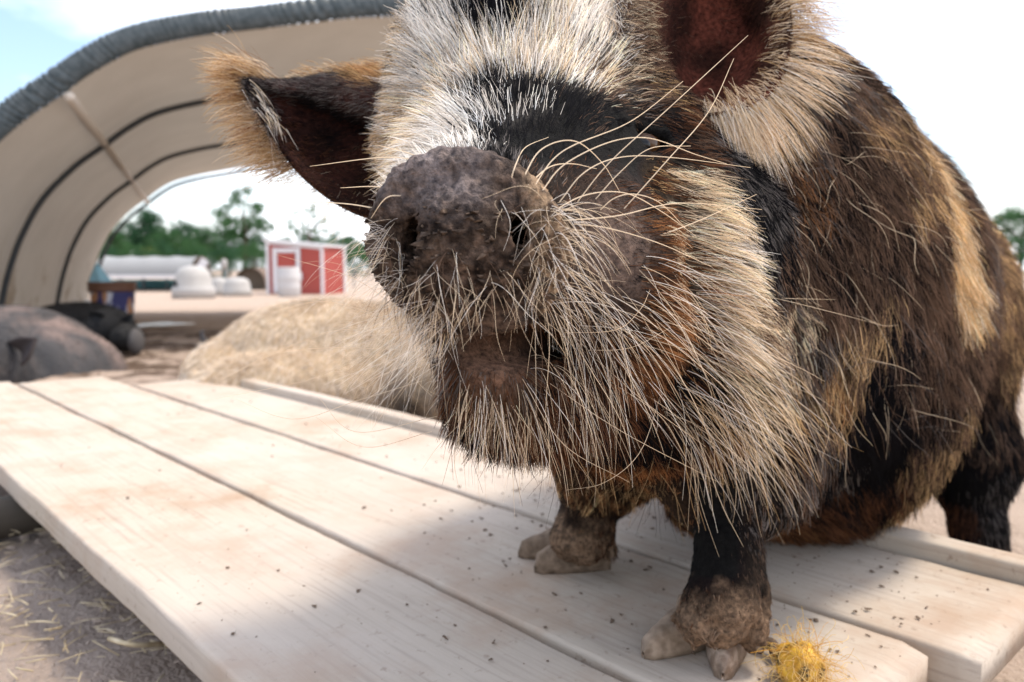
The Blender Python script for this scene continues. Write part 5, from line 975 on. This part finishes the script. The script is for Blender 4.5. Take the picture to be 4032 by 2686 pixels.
for p0, p1, r0 in ((P(2958, 2470, .652), P(2990, 2570, .640), 0.010), (P(2370, 2110, .866), P(2408, 2195, .862), 0.011), (P(2700, 2370, .668), P(2672, 2430, .664), 0.008)):
    V, Fs = tube_mesh(catmull([p0, p0 * .5 + p1 * .5 + UZ * .003, p1], 8), r0 * np.linspace(1, 0.3, 8), 10); mesh_obj('dewclaw', V, Fs, M_MUDHOOF, PIG)
# grey pig asleep behind the far end of the deck
def small_pig(name, label, parts, vox, material, loc, crease=None):
    e = empty(name, tuple(loc), label, 'pig', 'pigs lying behind the deck'); A = np.array([q[0] for q in parts]); Rm = max(np.max(q[1]) for q in parts) + 0.05
    s = SDF(A.min(0) - Rm, A.max(0) + Rm, vox)
    for c, r, k in parts: s.ell(c, r, k=k)
    V, Fq = s.mesh(); V = smooth_verts(V, Fq, 2)
    if crease is not None: V = V + vnormals(V, Fq) * crease(V)[:, None]
    V = V[:, :]; link('body', fast_mesh('body', V, Fq), material, e); return e, V, Fq
def short_coat(V, Fq, n, L, cols, d, parent, r0, patch=None, name='fur'):
    H_ = Hair(); N = vnormals(V, Fq); fc_ = V[Fq].mean(1); fa = 0.5 * np.linalg.norm(np.cross(V[Fq[:, 2]] - V[Fq[:, 0]], V[Fq[:, 3]] - V[Fq[:, 1]]), axis=1); vis = ((CAMP - fc_) * vnormals(V, Fq)[Fq[:, 0]]).sum(1) > -0.3
    pr_ = fa * vis; f = rng.choice(len(Fq), n, p=pr_ / pr_.sum()); U = rng.uniform(0, 1, (n, 2)); w4 = np.stack([(1 - U[:, 0]) * (1 - U[:, 1]), U[:, 0] * (1 - U[:, 1]), U[:, 0] * U[:, 1], (1 - U[:, 0]) * U[:, 1]], 1)[..., None]
    R_ = (V[Fq[f]] * w4).sum(1); Nn = nrm((N[Fq[f]] * w4).sum(1)); pts = strands(R_, Nn, np.tile(np.asarray(d, float), (n, 1)), L * rng.uniform(.5, 1.2, n), np.full(n, .3), 4, .3, np.full(n, .2), .3); pts, near = clump(pts, 10, .5 * np.ones(n), 5)
    c = np.array([HC[k] for k in cols])[rng.integers(0, len(cols), n)]; c = c * (1 + .35 * vnoise(R_, 9, 71, 2))[:, None] * rng.uniform(.8, 1.2, (n, 1))
    if patch is not None:
        k = patch(R_); c = c * (1 - k[:, None]) + np.array(HC['K']) * k[:, None] * 2
    H_.add(pts, taper(n, 5, np.full(n, r0), .4), np.clip(c, .006, .85)); H_.build(name, M_HAIR, parent)
GREY = blotch_mat('grey_pig_skin', [(0.36, (0.018, 0.02, 0.024)), (0.52, (0.06, 0.056, 0.056)), (0.68, (0.20, 0.145, 0.125))], 2.2)
gp_parts = [(P(40, 1500, 3.75), (0.40, 0.55, 0.36), 0.05), (P(220, 1520, 3.7), (0.27, 0.45, 0.27), 0.05), (P(-90, 1450, 3.25), (0.20, 0.22, 0.19), 0.06), (P(-190, 1500, 3.0), (0.10, 0.14, 0.10), 0.05)]
eg, Vg, Fg = small_pig('pig', 'dark grey pig with pinkish blotches and folded skin lying beneath the shelter', gp_parts, 0.018, GREY, (-2.3, 3.9, 0.0), lambda V: -0.020 * np.exp(-((np.sin(V[:, 0] * 9 + V[:, 2] * 6 + 1.5 * vnoise(V, 3, 81, 2))) ** 2) / 0.04))
link('ear', fast_mesh('ear', *ear_shape(P(142, 1332, 3.15), P(30, 1345, 3.2), P(85, 1440, 3.12), (0, 0.05, 0.0))), mat('dark_ear', (0.04, 0.03, 0.028), 0.8), eg)
short_coat(Vg, Fg, 9000, 0.02, 'GKKG', (0.3, -0.3, -0.8), eg, 0.0004)
# black pig with its chin on the ground
BLACK = blotch_mat('black_pig_skin', [(0.3, (0.008, 0.008, 0.009)), (0.7, (0.022, 0.021, 0.02))], 5)
bp_parts = [(P(430, 1300, 4.75), (0.135, 0.20, 0.135), 0.05), (P(500, 1330, 4.55), (0.085, 0.12, 0.085), 0.05), (P(300, 1310, 5.4), (0.30, 0.60, 0.21), 0.08)]
eb, Vb, Fb = small_pig('pig', 'jet black pig resting its head on the soil in front of the bucket', bp_parts, 0.014, BLACK, (-2.6, 5.1, -0.06))
for tip, b0, b1 in (((522, 1232), (470, 1262), (512, 1285)), ((350, 1225), (372, 1262), (410, 1235))): link('ear', fast_mesh('ear', *ear_shape(P(*tip, 4.6), P(*b0, 4.62), P(*b1, 4.56), (0, 0.04, 0))), BLACK, eb)
bm = bmesh.new(); bmesh.ops.create_uvsphere(bm, u_segments=20, v_segments=14, radius=1); bmesh.ops.scale(bm, verts=bm.verts, vec=(0.040, 0.07, 0.075)); bmesh.ops.translate(bm, verts=bm.verts, vec=P(535, 1345, 4.52)); bm_obj('muzzle', bm, mat('grey_muzzle', (0.075, 0.068, 0.065), 0.85), eb)
short_coat(Vb, Fb, 5000, 0.025, 'KKK', (0.4, -0.4, -0.7), eb, 0.0006)
# tan pig stretched out along the back of the deck
TAN = blotch_mat('tan_pig_skin', [(0.35, (0.30, 0.20, 0.115)), (0.6, (0.46, 0.35, 0.23))], 5)
tp_parts = [(P(1300, 1380, 2.66), (0.36, 0.26, 0.175), 0.03), (P(1240, 1525, 2.45), (0.385, 0.24, 0.125), 0.03), (P(1600, 1440, 2.55), (0.34, 0.25, 0.20), 0.06), (P(1750, 1520, 2.3), (0.14, 0.16, 0.14), 0.06), (P(900, 1480, 2.6), (0.13, 0.2, 0.12), 0.05)]
et, Vt, Ft = small_pig('pig', 'cream and tan long-haired pig stretched out asleep beside the back board of the deck', tp_parts, 0.011, TAN, (-0.55, 2.5, 0.0))
pk = P(1640, 1580, 2.25); short_coat(Vt, Ft, 60000, 0.030, 'CWCWD', (0.1, -0.3, -0.9), et, 0.00028, lambda R_: np.exp(-(((R_ - pk) / np.array([0.09, 0.3, 0.10])) ** 2).sum(1)))
tl_ = catmull([P(850, 1375, 2.7), P(815, 1360, 2.7), P(795, 1320, 2.7), P(800, 1300, 2.7)], 12); mesh_obj('tail', *tube_mesh(tl_, np.linspace(0.016, 0.005, 12), 8), mat('dark_tail', (0.05, 0.045, 0.045), 0.8), et)

# chewed squash end on the near planks and a dropping
sq = onz(3150, 2690, DTOP); sq[2] = DTOP; bm = bmesh.new(); bmesh.ops.create_icosphere(bm, subdivisions=4, radius=1); 
for v in bm.verts:
    k = np.array(v.co); r_ = 0.022 * (1 + 0.25 * float(vnoise(k[None], 1.6, 91, 2)[0]) + 0.10 * float(vnoise(k[None], 7, 92, 2)[0])); v.co = Vector(sq + np.array([k[0] * r_ * 0.85, k[1] * r_ * 0.8, max(k[2], -0.75) * r_ * 0.85 + 0.0135]))
squash = empty('squash_scrap', tuple(sq), 'chewed scrap of yellow squash with a tangle of straw-coloured fibres on the deck', 'squash'); M_SQ = mat('squash', rough=0.5); t_ = NT(M_SQ); t_.base(t_.ramp(t_.noise(t_.coord(), 90, 4), [(0.35, (0.10, 0.07, 0.03)), (0.5, (0.55, 0.30, 0.035)), (0.65, (0.72, 0.46, 0.06))])); bm_obj('flesh', bm, M_SQ, squash)
H_ = Hair(); n = 420; u_ = nrm(rng.normal(0, 1, (n, 3)) + np.array([0, -.2, .7])); R_ = sq + u_ * np.array([.018, .017, .017]) + UZ * 0.012; pts = strands(R_, u_, rng.normal(0, 1, (n, 3)), rng.uniform(.014, .045, n), np.full(n, .15), 8, .6, np.full(n, 2.6), .6); H_.add(pts, taper(n, 9, rng.uniform(.00014, .00028, n), .6), np.array([(0.52, 0.36, 0.12), (0.60, 0.45, 0.22), (0.45, 0.24, 0.05)])[rng.integers(0, 3, n)]); H_.build('fibres', M_HAIR, squash)
w_ = catmull([onz(2978, 2545, DTOP + .006), onz(3010, 2530, DTOP + .010), onz(3045, 2545, DTOP + .010), onz(3050, 2590, DTOP + .007)], 16); o = mesh_obj('dropping', *tube_mesh(w_, 0.0055 * np.sin(np.linspace(0.35, 2.8, 16)) ** 0.5, 10), M_CRUMB); tag(o, 'small curled brown dropping lying beside the front hoof', 'dropping')
